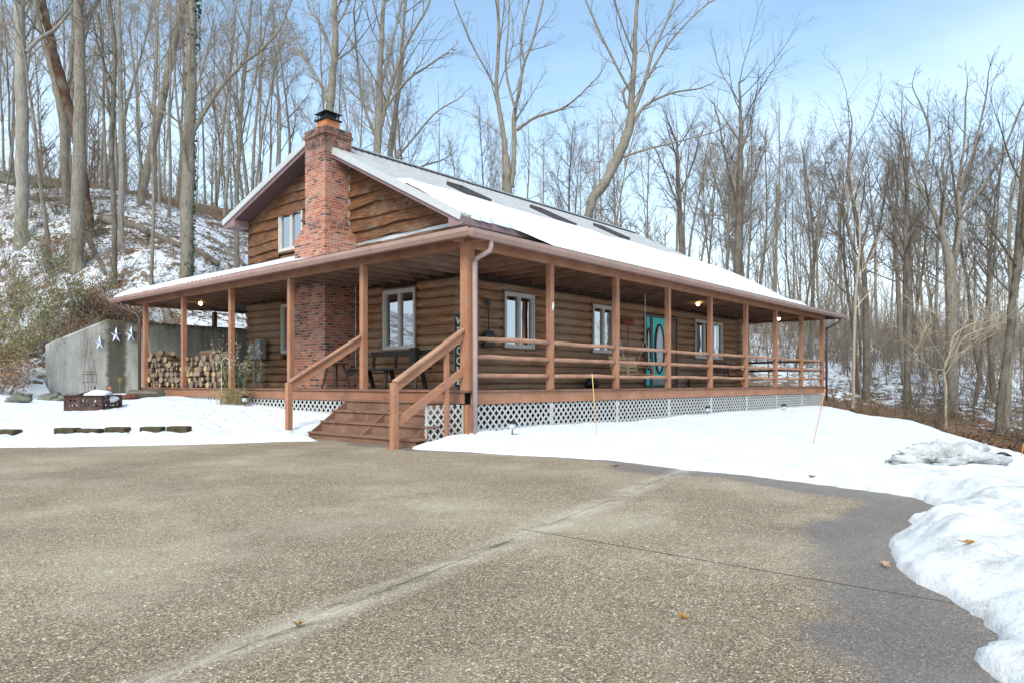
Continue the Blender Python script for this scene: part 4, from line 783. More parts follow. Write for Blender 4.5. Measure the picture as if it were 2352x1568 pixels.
def npmesh(name, V, F, mats, parent=None, smooth=False, mi=None):
    me = bpy.data.meshes.new(name); k = F.shape[1]; me.vertices.add(len(V)); me.vertices.foreach_set('co', V.astype(np.float32).ravel()); me.loops.add(F.size); me.loops.foreach_set('vertex_index', F.astype(np.int32).ravel()); me.polygons.add(len(F))
    me.polygons.foreach_set('loop_start', np.arange(0, F.size, k, dtype=np.int32)); me.polygons.foreach_set('loop_total', np.full(len(F), k, np.int32)); me.polygons.foreach_set('use_smooth', np.full(len(F), smooth))
    for m in (mats if isinstance(mats, (list, tuple)) else [mats]): me.materials.append(m)
    if mi is not None: me.polygons.foreach_set('material_index', mi.astype(np.int32))
    me.update(calc_edges=True); o = bpy.data.objects.new(name, me); SC.collection.objects.link(o)
    if parent: o.parent = parent
    return o
def leafquads(P, size, seed=0, flat=0):
    r = np.random.default_rng(seed); n = len(P); a = r.normal(size=(n, 3)); a[:, 2] *= (1 - flat); a /= np.linalg.norm(a, axis=1, keepdims=True); b = r.normal(size=(n, 3)); b[:, 2] *= (1 - flat); b -= a * (a * b).sum(1, keepdims=True); b /= np.linalg.norm(b, axis=1, keepdims=True)
    s = size * r.uniform(.6, 1.3, (n, 1)); V = np.stack([P - a * s, P - b * s * .45, P + a * s, P + b * s * .5], 1).reshape(-1, 3); F = np.arange(4 * n).reshape(-1, 4); return V, F
# plant
pl = thing('dry_grass_clump', 'tall dry ornamental grass and seed heads in front of the porch', 'plant', (-.48, 7.6, gz(-.48, 7.6))); S = Sticks(); T = Sticks(); heads = []
rs = random.Random(5)
for i in range(260):
    a = rs.uniform(0, 6.28); L_ = rs.uniform(.35, .85); k = rs.uniform(.4, 1.0); p = Vector((rs.gauss(0, .14), rs.gauss(0, .16), 0)); h = .35 * k
    for j in range(6):
        t = (j + 1) / 6; q = Vector((p.x, p.y, 0)) + Vector((math.cos(a), math.sin(a), 0)) * L_ * .62 * t * t * k; 
        q.z = L_ * .9 * (t - .55 * t * t) if True else 0
        if j == 0: pr_ = p
        S.seg(pr_, q, .006, .004); pr_ = q
for i in range(26):
    a = rs.uniform(0, 6.28); p = Vector((rs.gauss(0, .13), rs.gauss(0, .18), 0)); d = Vector((math.cos(a) * .25, math.sin(a) * .3, 1)).normalized(); L_ = rs.uniform(.9, 1.65)
    for j in range(7):
        q = p + d * L_ / 7; d = (d + Vector((rs.gauss(0, .1), rs.gauss(0, .1), .02))).normalized(); T.seg(p, q, .007 - .0006 * j, .0064 - .0006 * j)
        if j > 2:
            for _ in range(2):
                e = q + (d + Vector((rs.gauss(0, .6), rs.gauss(0, .6), .3))).normalized() * rs.uniform(.08, .25); T.seg(q, e, .003, .002); heads.append(e)
        p = q
    heads += [p + Vector((rs.gauss(0, .03), rs.gauss(0, .03), rs.gauss(0, .03))) for _ in range(6)]
V, F = S.arrays(); npmesh('grass_blades', V, F, m_grass, pl); V, F = T.arrays(); npmesh('stems', V, F, plain('greenish_stem', (.25, .24, .11), .8, .2, .3, 4), pl); V, F = leafquads(np.array([tuple(h) for h in heads]), .022, 4); npmesh('seed_heads', V, F, plain('seed_head', (.45, .36, .30), .9), pl)
# --- small things by the wall
p = at(185, 890, 22.2); mb = MB(); a = .17
for z, r in ((.0, .16), (.38, .19), (.62, .20), (.70, .16)): mb.tube([(r * math.cos(2 * math.pi * j / 14), r * math.sin(2 * math.pi * j / 14), z) for j in range(15)], .008, 4, cap=False)
for j in range(4): t = j * math.pi / 2; mb.tube([(.16 * math.cos(t), .16 * math.sin(t), 0), (.13 * math.cos(t), .13 * math.sin(t), .2), (.19 * math.cos(t), .19 * math.sin(t), .4), (.2 * math.cos(t), .2 * math.sin(t), .65)], .007, 4)
mb.tube([(-.18, 0, .68), (-.06, 0, 1.7), (-.05, 0, 1.72), (.16, 0, .68)], .006, 4); one(mb, 'wire_plant_stand', m_downdk, 'rusty wire basket stand leaning on the concrete wall', 'plant stand', loc=(-1.15, 15.3, gz(-1.15, 15.3)))
p = (-.36, 15.1); g = gz(*p); sf = thing('sunflower_ornament', 'yellow sunflower garden ornament at the foot of the concrete wall', 'ornament', (p[0], p[1], g)); MB().tube([(0, 0, 0), (0, 0, .42)], .01, 6).build('stem', m_green, sf); mb = MB()
for j in range(12): t = 2 * math.pi * j / 12; mb.add([(.03 * math.cos(t - .2), -.01, .45 + .03 * math.sin(t - .2)), (.11 * math.cos(t), -.02, .45 + .11 * math.sin(t)), (.03 * math.cos(t + .2), -.01, .45 + .03 * math.sin(t + .2)), (.03 * math.cos(t), .004, .45 + .03 * math.sin(t))], [(0, 1, 2), (0, 3, 1), (1, 3, 2)])
mb.build('petals', m_yellow, sf); MB().lathe((0, -.02, .45), [(.03, -.03), (.04, 0), (.03, .03)], 8).build('flower_centre', m_stone, sf)
p = (-.72, 14.9); fl = thing('red_flower_ornament', 'small faded red flower ornament left of the sunflower', 'ornament', (p[0], p[1], gz(*p))); MB().tube([(0, 0, 0), (0, 0, .22)], .008, 6).build('stem', m_black, fl); MB().lathe((0, 0, .22), [(.02, 0), (.055, .04), (.06, .09), (.03, .12)], 10).build('bloom', plain('faded_red', (.5, .16, .12)), fl)
p = (-.55, 12.6); cl = one(logproto(1, 1, 77, False), 'charred_log', [b_dark, m_stone], 'dark charred log with snow on it at the left end of the deck', 'log', loc=(p[0], p[1], gz(*p) + .10), rz=R(110)); cl.scale = (1.15, .17, .13)
# --- meters
mt = thing('electric_meter', 'grey electric meter box on a conduit against the dark log wall', 'meter', (2.12, 11.35, ZD)); MB().box(-.06, .10, -.13, .13, .90, 1.34).build('meter_box', m_greybox, mt, bevel=.008)
MB().tube([(-.06, 0, 1.12), (-.09, 0, 1.12)], .10, 16).tube([(-.09, 0, 1.12), (-.15, 0, 1.12)], .075, 16).build('meter_dial', m_frame, mt); MB().tube([(.02, 0, 0), (.02, 0, .9)], .028, 8).build('conduit', m_greybox, mt)
mt = thing('breaker_box', 'taller grey utility box right of the electric meter', 'utility box', (2.10, 10.95, ZD)); MB().box(-.08, .12, -.15, .15, .86, 1.46).build('box_body', m_greybox, mt, bevel=.008); MB().box(-.09, -.081, -.12, .12, .92, 1.42).build('box_door', m_greybox, mt, bevel=.003); MB().tube([(.02, -.03, 0), (.02, -.03, .86)], .028, 8).build('conduit', m_greybox, mt); MB().box(-.05, .09, -.08, .08, .17, .42).build('junction_box', m_greybox, mt, bevel=.004)
# --- string light cable on chimney corner
pts = [(2.28 + .03 * n1(i * .9, 1), 6.40 + .03 * n1(i * .9, 5), ZD + .45 + i * .055) for i in range(42)]; one(MB().tube(pts, .010, 5), 'string_lights', m_white, 'loose string of small white lights hanging beside the brick chimney', 'string lights', smooth=True)
pts = [(19.6, .1 + i * .28, 3.50 - .03 * abs(math.sin(i * math.pi / 3))) for i in range(28)]; sl = thing('string_lights', 'string of tiny lights along the beam at the far porch end', 'string lights', (19.6, 0, 0)); q = [(p[0] - 19.6, p[1], p[2]) for p in pts]; MB().tube(q, .006, 4).build('cable', m_black, sl); mb = MB()
for i in range(0, 28, 2): mb.box(-.035, .0, q[i][1] - .02, q[i][1] + .02, q[i][2] - .03, q[i][2] + .01)
mb.build('bulbs', m_white, sl)['kind'] = 'stuff'
# --- welcome sign
sg = thing('welcome_sign', 'tall black board with WELCOME in white letters behind the corner post', 'sign', (2.10, 2.30, ZD + .02)); MB().box(0, .02, -.17, .17, 0, 1.66).build('board', m_black, sg, bevel=.003)
mb = MB(); mb.box(-.008, -.001, -.17, -.155, 0, 1.66); mb.box(-.008, -.001, .155, .17, 0, 1.66); mb.box(-.008, -.001, -.155, .155, 0, .015); mb.box(-.008, -.001, -.155, .155, 1.645, 1.66); mb.build('sign_frame', m_frame_dk, sg)
GL = {'W': ([((0, 1), (.25, 0)), ((.25, 0), (.5, .9)), ((.5, .9), (.75, 0)), ((.75, 0), (1, 1))], [(0, 1), (1, 1)]), 'E': ([((.2, 0), (.2, 1)), ((.2, 1), (.9, 1)), ((.2, .5), (.7, .5)), ((.2, 0), (.9, 0))], [(.2, 0), (.2, 1)]),
      'L': ([((.25, 0), (.25, 1)), ((.25, 0), (.9, 0))], [(.25, 1)]), 'C': ([((.95, .8), (.7, 1)), ((.7, 1), (.35, 1)), ((.35, 1), (.1, .75)), ((.1, .75), (.1, .25)), ((.1, .25), (.35, 0)), ((.35, 0), (.7, 0)), ((.7, 0), (.95, .2))], []),
      'O': ([((.3, 1), (.7, 1)), ((.7, 1), (.95, .7)), ((.95, .7), (.95, .3)), ((.95, .3), (.7, 0)), ((.7, 0), (.3, 0)), ((.3, 0), (.05, .3)), ((.05, .3), (.05, .7)), ((.05, .7), (.3, 1))], []),
      'M': ([((.1, 0), (.1, 1)), ((.1, 1), (.5, .2)), ((.5, .2), (.9, 1)), ((.9, 1), (.9, 0))], [(.1, 0), (.9, 0), (.1, 1), (.9, 1)])}
for i, c in enumerate('WELCOME'):
    mb = MB(); w_, h_ = .19, .15; z0 = 1.66 - .06 - (i + 1) * .222 + .05; sg_, sf_ = GL[c]
    for (a, b) in sg_: mb.bar((-.012, w_ / 2 - a[0] * w_, z0 + a[1] * h_), (-.012, w_ / 2 - b[0] * w_, z0 + b[1] * h_), .008, .03 if abs(a[0] - b[0]) < .3 else .02, (0, 0, 1) if abs(a[0] - b[0]) > .3 else (0, 1, 0))
    for (a, b) in sf_: mb.box(-.017, -.006, w_ / 2 - a * w_ - .035, w_ / 2 - a * w_ + .035, z0 + b * h_ - .009, z0 + b * h_ + .009)
    mb.build('letter', m_white, sg)
# --- shovel and broom on the wall
sh = thing('snow_shovel', 'black snow shovel hanging on the front log wall', 'shovel', (3.02, 2.27, 1.93)); MB().tube([(0, 0, .35), (-.02, 0, 1.0)], .018, 8).build('handle', m_blackp, sh); MB().box(-.09, .05, -.02, .02, .97, 1.12).build('grip', m_blackp, sh, bevel=.015)
MB().add([(-.17, -.02, 0), (.19, -.02, 0), (.2, -.05, .28), (.12, -.03, .38), (-.1, -.03, .38), (-.18, -.05, .28), (-.17, .02, 0), (.19, .02, 0), (.2, .0, .28), (.12, .02, .38), (-.1, .02, .38), (-.18, .0, .28)], [(0, 1, 2, 5), (5, 2, 3, 4), (11, 8, 7, 6), (10, 9, 8, 11), (0, 6, 7, 1), (1, 7, 8, 2), (2, 8, 9, 3), (3, 9, 10, 4), (4, 10, 11, 5), (5, 11, 6, 0)]).build('scoop', m_blackp, sh, bevel=.01)
br = thing('push_broom', 'red push broom hanging head up beside the teal door', 'broom', (9.14, 2.26, 1.45)); MB().tube([(0, 0, 0), (0, 0, 1.40)], .015, 8).build('handle', m_red, br); MB().box(-.30, .30, -.03, .03, 1.40, 1.46).build('head', m_red, br, bevel=.01)
mb = MB()
for i in range(40): x = -.29 + .58 * i / 39; mb.bar((x, 0, 1.46), (x * 1.06, random.uniform(-.02, .02), 1.53 + random.uniform(0, .03)), .012, .03)
mb.build('bristles', m_red, br)
# --- porch swings
def swing(x0, x1, m, lab, y=1.25, chm=m_white):
    t = thing('porch_swing', lab, 'porch swing', ((x0 + x1) / 2, y, 1.32), 0, 'swings hanging under the front porch roof'); h = (x1 - x0) / 2
    for i in range(5): MB().box(-h, h, -.26 + i * .10, -.18 + i * .10, 0, .022).build('seat_slat', m, t, bevel=.003)
    for i in range(4): MB().box(-h, h, .27 + i * .028, .29 + i * .028, .10 + i * .105, .18 + i * .105).build('back_slat', m, t, bevel=.003)
    for s in (-1, 1):
        MB().bar((s * h * .93, -.27, -.03), (s * h * .93, .27, -.03), .04, .06).bar((s * h * .93, .26, -.04), (s * h * .93, .38, .52), .04, .04).build('side_frame', m, t); MB().bar((s * h, -.26, .2), (s * h, .33, .22), .06, .025).bar((s * h, -.24, 0), (s * h, -.24, .2), .04, .04).build('armrest', m, t)
        for q in (-.24, .30): MB().tube([(s * h, q, .0 if q < 0 else .25), (s * h, .03, 1.0)], .009, 5).build('chain', chm, t)
        MB().tube([(s * h, .03, 1.0), (s * h, .03, 2.28)], .013, 5).build('chain', chm, t)
swing(7.1, 8.45, m_swing, 'light wood porch swing hanging in front of the teal door', chm=m_frame); swing(13.1, 14.6, m_swing_dk, 'dark reddish porch swing hanging below the triple window', chm=m_frame_dk)
# --- benches by the chimney side wall
bn = thing('picnic_bench', 'rough dark wooden bench with a high back rail under the left window', 'bench', (1.75, 4.35, ZD)); MB().box(-.22, .16, -1.35, 1.35, .44, .49).build('seat', m_bench, bn, bevel=.01); MB().box(.18, .22, -1.35, .95, .78, .90).build('backrest', m_bench, bn, bevel=.01)
for q in (-1.1, 0.0, .85):
    MB().bar((-.26, q - .10, 0), (-.05, q + .05, .44), .08, .08).build('leg', m_bench, bn); MB().bar((.28, q + .12, 0), (.05, q, .44), .08, .08).build('leg', m_bench, bn); MB().bar((.18, q, .44), (.20, q, .88), .07, .05).build('back_post', m_bench, bn)
MB().box(.02, .16, -.9, -.7, .49, .95).build('armrest', m_bench, bn)
ch2 = thing('wooden_stool', 'small dark wooden stool between the chimney and the porch post', 'stool', (1.2, 5.75, ZD)); MB().box(-.2, .2, -.22, .22, .58, .62).build('seat', m_bench, ch2)
for a in (-1, 1):
    for b in (-1, 1): MB().bar((a * .22, b * .26, 0), (a * .13, b * .14, .58), .04, .04).build('leg', m_bench, ch2)
pt = blob('flower_pot', (6.9, 2.05, ZD + .12), .26, .16, .13, m_black, 6, rough=.25); tag(pt, 'low dark planter heap against the front wall near the second window', 'planter')
bo = one(MB().lathe((0, 0, 0), [(.05, 0), (.055, .12), (.05, .2), (.02, .24), (.02, .3)], 10), 'bottle', m_black, 'small black bottle standing at the foot of the front wall', 'bottle', loc=(12.9, 2.2, ZD)); 
tg = one(MB().add([(-.02, 0, -.09), (.025, 0, -.08), (.03, -.02, 0), (.045, 0, .07), (0, 0, .08), (-.03, -.01, 0), (-.02, .004, -.09), (.025, .004, -.08), (.03, -.016, 0), (.045, .004, .07), (0, .004, .08), (-.03, -.006, 0)], [(0, 1, 2, 5), (5, 2, 3, 4), (11, 8, 7, 6), (10, 9, 8, 11), (0, 6, 7, 1), (1, 7, 8, 2), (2, 8, 9, 3), (3, 9, 10, 4), (4, 10, 11, 5), (5, 11, 6, 0)]), 'post_hook', m_white, 'small white hook fixed on the second porch post', 'hook', loc=(2.44, -.068, 2.68))
# --- solar lights
def solar(x, y, lab, tilt=0, s=1.0, dz=0):
    t = thing('solar_light', lab, 'garden light', (x, y, gz(x, y) + dz), 0, 'solar garden lights in the snow'); t.rotation_euler = (0, tilt, 0); t.scale = (s, s, s); MB().tube([(0, 0, -.12), (0, 0, .12)], .012, 8).build('stake', m_black, t)
    MB().lathe((0, 0, .12), [(.05, 0), (.07, .02), (.075, .11), (.07, .12)], 14).build('lens', m_frost, t, smooth=True); MB().lathe((0, 0, .24), [(.105, 0), (.10, .02), (.05, .05), (.02, .06)], 14).build('lamp_cap', m_black, t)
solar(.32, -.80, 'solar garden light in the snow right of the stairs', .05, .85); p = at(562, 930, 17.2); solar(p[0], p[1], 'solar garden light in front of the left lattice', 0, .85); solar(9.0, -.35, 'low solar light by the lattice below the teal door', 0, .8); solar(14.7, -.35, 'buried solar light by the lattice near the far porch end', 0, 1, -.1)
p = at(2302, 1100, 8.6); solar(p[0], p[1], 'black solar light tilted on the snow bank at the right', .35, .9, -.22)
# --- snow stakes
def stake(base, top, mtop, mlow, lab, f=.55):
    b = Vector(base); tp = Vector(top); t = thing('snow_stake', lab, 'snow stake', tuple(b), 0, 'thin driveway marker stakes in the snow'); v = tp - b; MB().tube([tuple(-v * .15), tuple(v * f)], .0055, 6).build('stake_rod', mlow, t); MB().tube([tuple(v * f), tuple(v)], .0075, 6).build('marker_tip', mtop, t)
b = at(1371, 1012, 12.0); t = at(1360, 857, 12.0); stake((b[0], b[1], gz(b[0], b[1])), t, plain('yellow_tip', (.75, .52, .15)), plain('stake_orange', (.6, .30, .12)), 'thin yellow marker stake in the snow before the second window', .5)
b = at(1868, 1050, 10.3); t = at(1896, 893, 10.6); stake((b[0], b[1], gz(b[0], b[1])), t, m_orange, plain('stake_pink', (.5, .16, .13)), 'leaning orange tipped stake near the far porch corner', .62)
b = at(2346, 1103, 8.8); t = at(2352, 1072, 8.8); stake((b[0], b[1], gz(b[0], b[1])), (t[0], t[1], t[2] + .3), m_orange, m_orange, 'short orange stake at the right edge of the snow bank', .5)
# --- dirty ice heap
p = at(2185, 1088, 8.15); q = gz(p[0], p[1]); mb = MB()
o = blob('ice_heap', (p[0], p[1], q - .02), .54, .30, .20, m_ice, 12, rough=.34, nu=80, nv=44); o.rotation_euler = (0, 0, R(-42)); tag(o, 'heap of dirty grey ice chunks on the snow bank', 'ice heap')
# --- fallen leaves
def leaf(px, py, lab, m=m_deadleaf, s=.05):
    d = (1.1) * FF / (py - HY); p = at(px, py, d); z = max(0, gz(p[0], p[1])); 
    if z > .01:
        for _ in range(6): d = (1.1 - z) * FF / (py - HY); p = at(px, py, d); z = max(0, gz(p[0], p[1]))
    rr = random.Random(px); vs = []; n = 12
    for j in range(n): t = 2 * math.pi * j / n; k = s * (1 if j % 2 else .55) * rr.uniform(.8, 1.1); vs.append((k * math.cos(t) * .95, k * math.sin(t) * .6, .012 + rr.uniform(0, .022)))
    vs2 = [(a, b, c - .003) for a, b, c in vs]; mb = MB().add(vs + [(0, 0, .008)] + vs2 + [(0, 0, .005)], [(j, (j + 1) % n, n) for j in range(n)] + [(n + 1 + (j + 1) % n, n + 1 + j, 2 * n + 1) for j in range(n)] + [(j, n + 1 + j, n + 1 + (j + 1) % n, (j + 1) % n) for j in range(n)]); mb.tube([(0, 0, .008), (-s * 1.7, .01, .02)], .003, 4)
    one(mb, 'fallen_leaf', m, lab, 'leaf', 'single dead leaves lying on snow and concrete', loc=(p[0], p[1], z), rz=rr.uniform(0, 6))
m_tanleaf = plain('tan_leaf', (.50, .34, .22), .7, .2, .2, 9); m_gold = plain('golden_leaf', (.42, .22, .06), .7, .2, .3, 9)
leaf(1415, 1071, 'curled brown leaf on the driveway near the long joint'); leaf(2032, 1300, 'pale tan leaf on wet concrete beside the snow bank', m_tanleaf, .055); leaf(2228, 1334, 'golden leaf lying on the near snow bank', m_gold, .035); leaf(683, 1440, 'small brown leaf on the near left driveway', m_gold, .025); leaf(1865, 1107, 'brown leaf at the snow edge of the driveway'); leaf(1000, 1020, 'rust brown leaf on the snow right of the stairs', s=.06); leaf(1568, 1421, 'tiny yellow leaf in the middle of the driveway', m_gold, .022)
# ================================================================ TREES
def rot_about(d, ang, az):
    d = Vector(d).normalized(); ref = Vector((0, 0, 1)) if abs(d.z) < .95 else Vector((1, 0, 0)); a = d.cross(ref).normalized(); b = d.cross(a); return (d * math.cos(ang) + (a * math.cos(az) + b * math.sin(az)) * math.sin(ang)).normalized()
def limb(Tm, C, p, d, L_, r, lvl, rs, tips, dens=1.0, up=.055, rmin=.0045):
    n = 7 if lvl == 1 else (5 if lvl == 2 else (4 if lvl == 3 else 3)); pts = [Vector(p)]; rad = [r]; d = Vector(d); 
    for i in range(n):
        d = (d + Vector((rs.gauss(0, .13), rs.gauss(0, .13), rs.gauss(0, .08) + up))).normalized(); pts.append(pts[-1] + d * L_ / n); rad.append(max(rmin, r * (1 - .82 * (i + 1) / n)))
    if lvl == 1: Tm.tube(pts, rad, 6, cap=False)
    else:
        for i in range(n): C.seg(pts[i], pts[i + 1], rad[i], rad[i + 1])
    if lvl >= 4: tips.append(pts[-1]); return
    k = int({1: 9, 2: 6, 3: 4}[lvl] * dens + rs.random())
    for j in range(k):
        t = .22 + .78 * (j + rs.random()) / k if lvl == 1 else .15 + .85 * (j + rs.random()) / k; i = min(n - 1, int(t * n)); q = pts[i].lerp(pts[i + 1], t * n - i); dd_ = (pts[i + 1] - pts[i]).normalized()
        limb(Tm, C, q, rot_about(dd_, rs.uniform(.4, .95), rs.uniform(0, 6.28)), L_ * rs.uniform(.32, .6) * (1.05 - .45 * t), max(rmin, rad[i] * rs.uniform(.42, .62)), lvl + 1, rs, tips, dens, up)
def finish_tree(root, Tm, C, tips, bm, tm, leaves=0, seed=0, lm=None):
    a = Tm.build('trunk', bm, root, smooth=True); V, F = C.arrays(); c = npmesh('crown', V, F, tm, root); ch_ = [a, c]
    if leaves:
        r = np.random.default_rng(seed); P = np.array([tuple(t) for t in tips]); ctr = P[r.choice(len(P), max(1, leaves // 40))]; P = ctr[r.integers(0, len(ctr), leaves)] + r.normal(size=(leaves, 3)) * .35; V, F = leafquads(P, .055, seed); ch_.append(npmesh('dead_leaves', V, F, lm or m_deadleaf, c))
        reg(c, ch_[-1]); ch_ = [a, c]
    reg(root, *ch_)
def proto_tree(seed, bm, tm, H=16, r0=.17, lean=.03, first=.38, nl=13, spread=.5, leaves=0, dens=1.0, fork=False):
    rs = random.Random(seed); root = empty('bare_tree'); Tm = MB(); C = Sticks(); tips = []
    n = 14; pts = [Vector((0, 0, -.6))]; rad = [r0 * 1.35]; d = Vector((rs.gauss(0, lean), rs.gauss(0, lean), 1)).normalized()
    for i in range(n):
        d = (d + Vector((rs.gauss(0, .045), rs.gauss(0, .045), .03))).normalized(); pts.append(pts[-1] + d * (H * .95 + .6) / n); t = (i + 1) / n; rad.append(r0 * (1 - .88 * t ** 1.15) + .008)
    Tm.tube(pts, rad, 9, cap=False); tips.append(pts[-1])
    for j in range(nl):
        t = first + (1 - first) * ((j + rs.random() * .9) / nl) ** .9; i = min(n - 1, int(t * n)); q = pts[i].lerp(pts[i + 1], t * n - i); L_ = H * rs.uniform(.22, .40) * (1.2 - .75 * t); ang = rs.uniform(.42, .55 + spread)
        limb(Tm, C, q, rot_about((pts[i + 1] - pts[i]), ang, rs.uniform(0, 6.28)), L_, max(.012, rad[i] * rs.uniform(.35, .6)), 1 if rad[i] > .05 else 2, rs, tips, dens)
    for j in range(4):
        t = rs.uniform(.08, first); i = int(t * n); limb(Tm, C, pts[i], rot_about(Vector((0, 0, 1)), rs.uniform(.9, 1.5), rs.uniform(0, 6.28)), rs.uniform(.6, 1.8), .015, 3, rs, tips, .6)
    finish_tree(root, Tm, C, tips, bm, tm, leaves, seed); return root
PR = [proto_tree(1, b_grey, t_twig), proto_tree(2, b_grey, t_twig, r0=.15, first=.5, nl=11), proto_tree(3, b_dark, t_dark, r0=.18, spread=.7), proto_tree(4, b_grey, t_twig, r0=.13, first=.55, nl=9, dens=.8), proto_tree(5, b_dark, t_dark, r0=.14, first=.35, nl=15, dens=1.1), proto_tree(6, b_pale, t_twig, r0=.12, first=.45, nl=10),
      proto_tree(7, b_grey, t_twig, r0=.15, first=.3, nl=14, leaves=350), proto_tree(8, b_grey, t_dark, r0=.2, first=.42, nl=14, spread=.8), proto_tree(9, b_grey, t_twig, r0=.09, first=.35, nl=10, dens=.7, H=16), proto_tree(10, b_dark, t_twig, r0=.085, first=.3, nl=12, dens=.8)]
placed = []; usedp = set()
def put_tree(k, x, y, H, wid, rz, lab, grp, tilt=(0, 0)):
    global usedp
    if k in usedp: o = copy_tree(PR[k])
    else: o = PR[k]; usedp.add(k)
    s = H / 15.2; o.location = (x, y, gz(x, y)); o.scale = (s * wid, s * wid, s); o.rotation_euler = (tilt[0], tilt[1], rz); tag(o, lab, 'tree', grp); return o
rs = random.Random(21)
def scatter(n, px0, px1, d0, d1, topf, ks, lab, grp, mind=1.4, Hc=(9, 21)):
    c = 0; tr = 0
    while c < n and tr < n * 30:
        tr += 1; px = rs.uniform(px0, px1); d = (d0 ** 2 + (d1 ** 2 - d0 ** 2) * rs.random()) ** .5; p = at(px, HY, d)
        if any((p[0] - q[0]) ** 2 + (p[1] - q[1]) ** 2 < mind ** 2 for q in placed): continue
        if sdist(np.array([p[0]]), np.array([p[1]]), YARD)[0] < 2.0 or (p[0] < 24 and -1 < p[0] and p[1] < 19 and p[1] > -1): continue
        g = gz(p[0], p[1]); H = 1.1 + (HY - topf(px, rs)) * d / FF - g
        if H < Hc[0] * .6: continue
        H = min(Hc[1], max(Hc[0], H)); placed.append(p[:2]); c += 1
        wd = rs.uniform(.5, .9) * (16 / H) ** .3; put_tree(rs.choice(ks), p[0], p[1], H, wd, rs.uniform(0, 6.28), lab, grp, (rs.gauss(0, .035), rs.gauss(0, .035)))
HS = .74
# hero trees: surveyed limb paths at a real distance, real thickness, then grown out
def hero(base, d, paths, bm, tm, lab, seed, nb=5, leaves=0, ln=.28, dens=1.0, group=None, name='bare_tree', cat='tree', lm=None, extra=None):
    rs_ = random.Random(seed); b = at(base[0], base[1], d); g = gz(b[0], b[1]); root = thing(name, lab, cat, (b[0], b[1], g), 0, group); placed.append(b[:2]); Tm = MB(); C = Sticks(); tips = []; o = Vector((b[0], b[1], g))
    for k, pth in enumerate(paths):
        P = []; Rr = []; n = len(pth); dz = rs_.uniform(-1, 1)
        for i, (px, py, r) in enumerate(pth):
            dd_ = d + (dz * 1.8 * i / max(1, n - 1) if k else 0); q = Vector(at(px, py, dd_)) - o
            if k == 0 and i == 0: q = Vector((0, 0, -.5)); 
            P.append(q); Rr.append(r * d / FF * HS * (1 if k == 0 else .85))
        # smooth
        Q = []; QR = []
        for i in range(n - 1):
            p0 = P[max(0, i - 1)]; p1 = P[i]; p2 = P[i + 1]; p3 = P[min(n - 1, i + 2)]
            for s_ in range(5):
                t = s_ / 5; q = .5 * ((2 * p1) + (p2 - p0) * t + (2 * p0 - 5 * p1 + 4 * p2 - p3) * t * t + (-p0 + 3 * p1 - 3 * p2 + p3) * t ** 3); wv = Rr[i] * .08; Q.append(q + Vector((rs_.gauss(0, wv), rs_.gauss(0, wv), 0))); QR.append(Rr[i] + (Rr[i + 1] - Rr[i]) * t)
        Q.append(P[-1]); QR.append(Rr[-1]); 
        if k == 0: QR[0] *= 1.45; QR[1] *= 1.15
        Tm.tube(Q, QR, 12 if k == 0 else 8, cap=False); tot = sum((Q[i + 1] - Q[i]).length for i in range(len(Q) - 1))
        m_ = nb if k else nb
        for j in range(m_):
            t = (.45 if k == 0 else .15) + (.55 if k == 0 else .85) * (j + rs_.random()) / m_; i = min(len(Q) - 2, int(t * (len(Q) - 1))); dr_ = (Q[i + 1] - Q[i]).normalized(); L_ = min(5.0, max(1.0, tot * ln * rs_.uniform(.6, 1.2)))
            limb(Tm, C, Q[i], rot_about(dr_, rs_.uniform(.4, .95), rs_.uniform(0, 6.28)), L_, max(.012, min(QR[i] * .5, .05)), 2, rs_, tips, dens)
        limb(Tm, C, Q[-1], (Q[-1] - Q[-2]), max(1.2, tot * .2), QR[-1], 2, rs_, tips, dens)
    if extra: extra(root, Tm, C, o)
    finish_tree(root, Tm, C, tips, bm, tm, leaves, seed, lm); return root
hero((50, 505), 30, [[(50, 505, 19), (50, 380, 18), (49, 200, 17), (45, 60, 15), (42, -90, 13), (40, -250, 9)], [(60, 120, 8), (90, 90, 6), (125, 68, 6), (150, 40, 5), (178, 8, 4), (200, -40, 3)]], b_pale, t_twig, 'thick pale smooth barked tree at the far left edge', 1, 6)
hero((212, 545), 31, [[(212, 545, 13), (200, 470, 13), (180, 345, 12), (158, 250, 13), (140, 190, 15), (118, 100, 12), (100, 20, 11), (88, -60, 9), (80, -160, 5)]], b_rust, t_dark, 'reddish dead trunk leaning left across its neighbours', 2, 4, dens=.5)
hero((152, 500), 33, [[(152, 500, 13), (150, 380, 13), (143, 270, 12), (120, 170, 9), (100, 95, 8), (82, 10, 6), (70, -90, 4)], [(143, 270, 9), (162, 160, 8), (168, 60, 7), (172, -60, 5), (175, -180, 3)]], b_grey, t_twig, 'forked grey tree between the pale tree and the thick trunk', 3, 6)
hero((178, 612), 27.5, [[(178, 612, 21), (179, 450, 19), (183, 280, 18), (182, 100, 15), (180, -40, 13), (176, -250, 8)], [(186, 60, 6), (215, 20, 5), (250, -30, 4)]], b_grey, t_twig, 'thick grey trunk in front on the left slope', 4, 5)
hero((277, 578), 29, [[(277, 578, 9), (279, 400, 8), (276, 200, 7), (272, 30, 6), (270, -120, 4)]], b_pale, t_twig, 'slender pale straight tree left of the ivy covered tree', 5, 5)
hero((262, 655), 26.5, [[(262, 655, 8), (262, 500, 8), (256, 330, 8), (262, 200, 7), (262, 90, 6), (245, -40, 4)], [(258, 300, 5), (240, 160, 4), (225, 30, 3)]], b_dark, t_dark, 'dark slim tree just left of the porch roof corner', 6, 6)
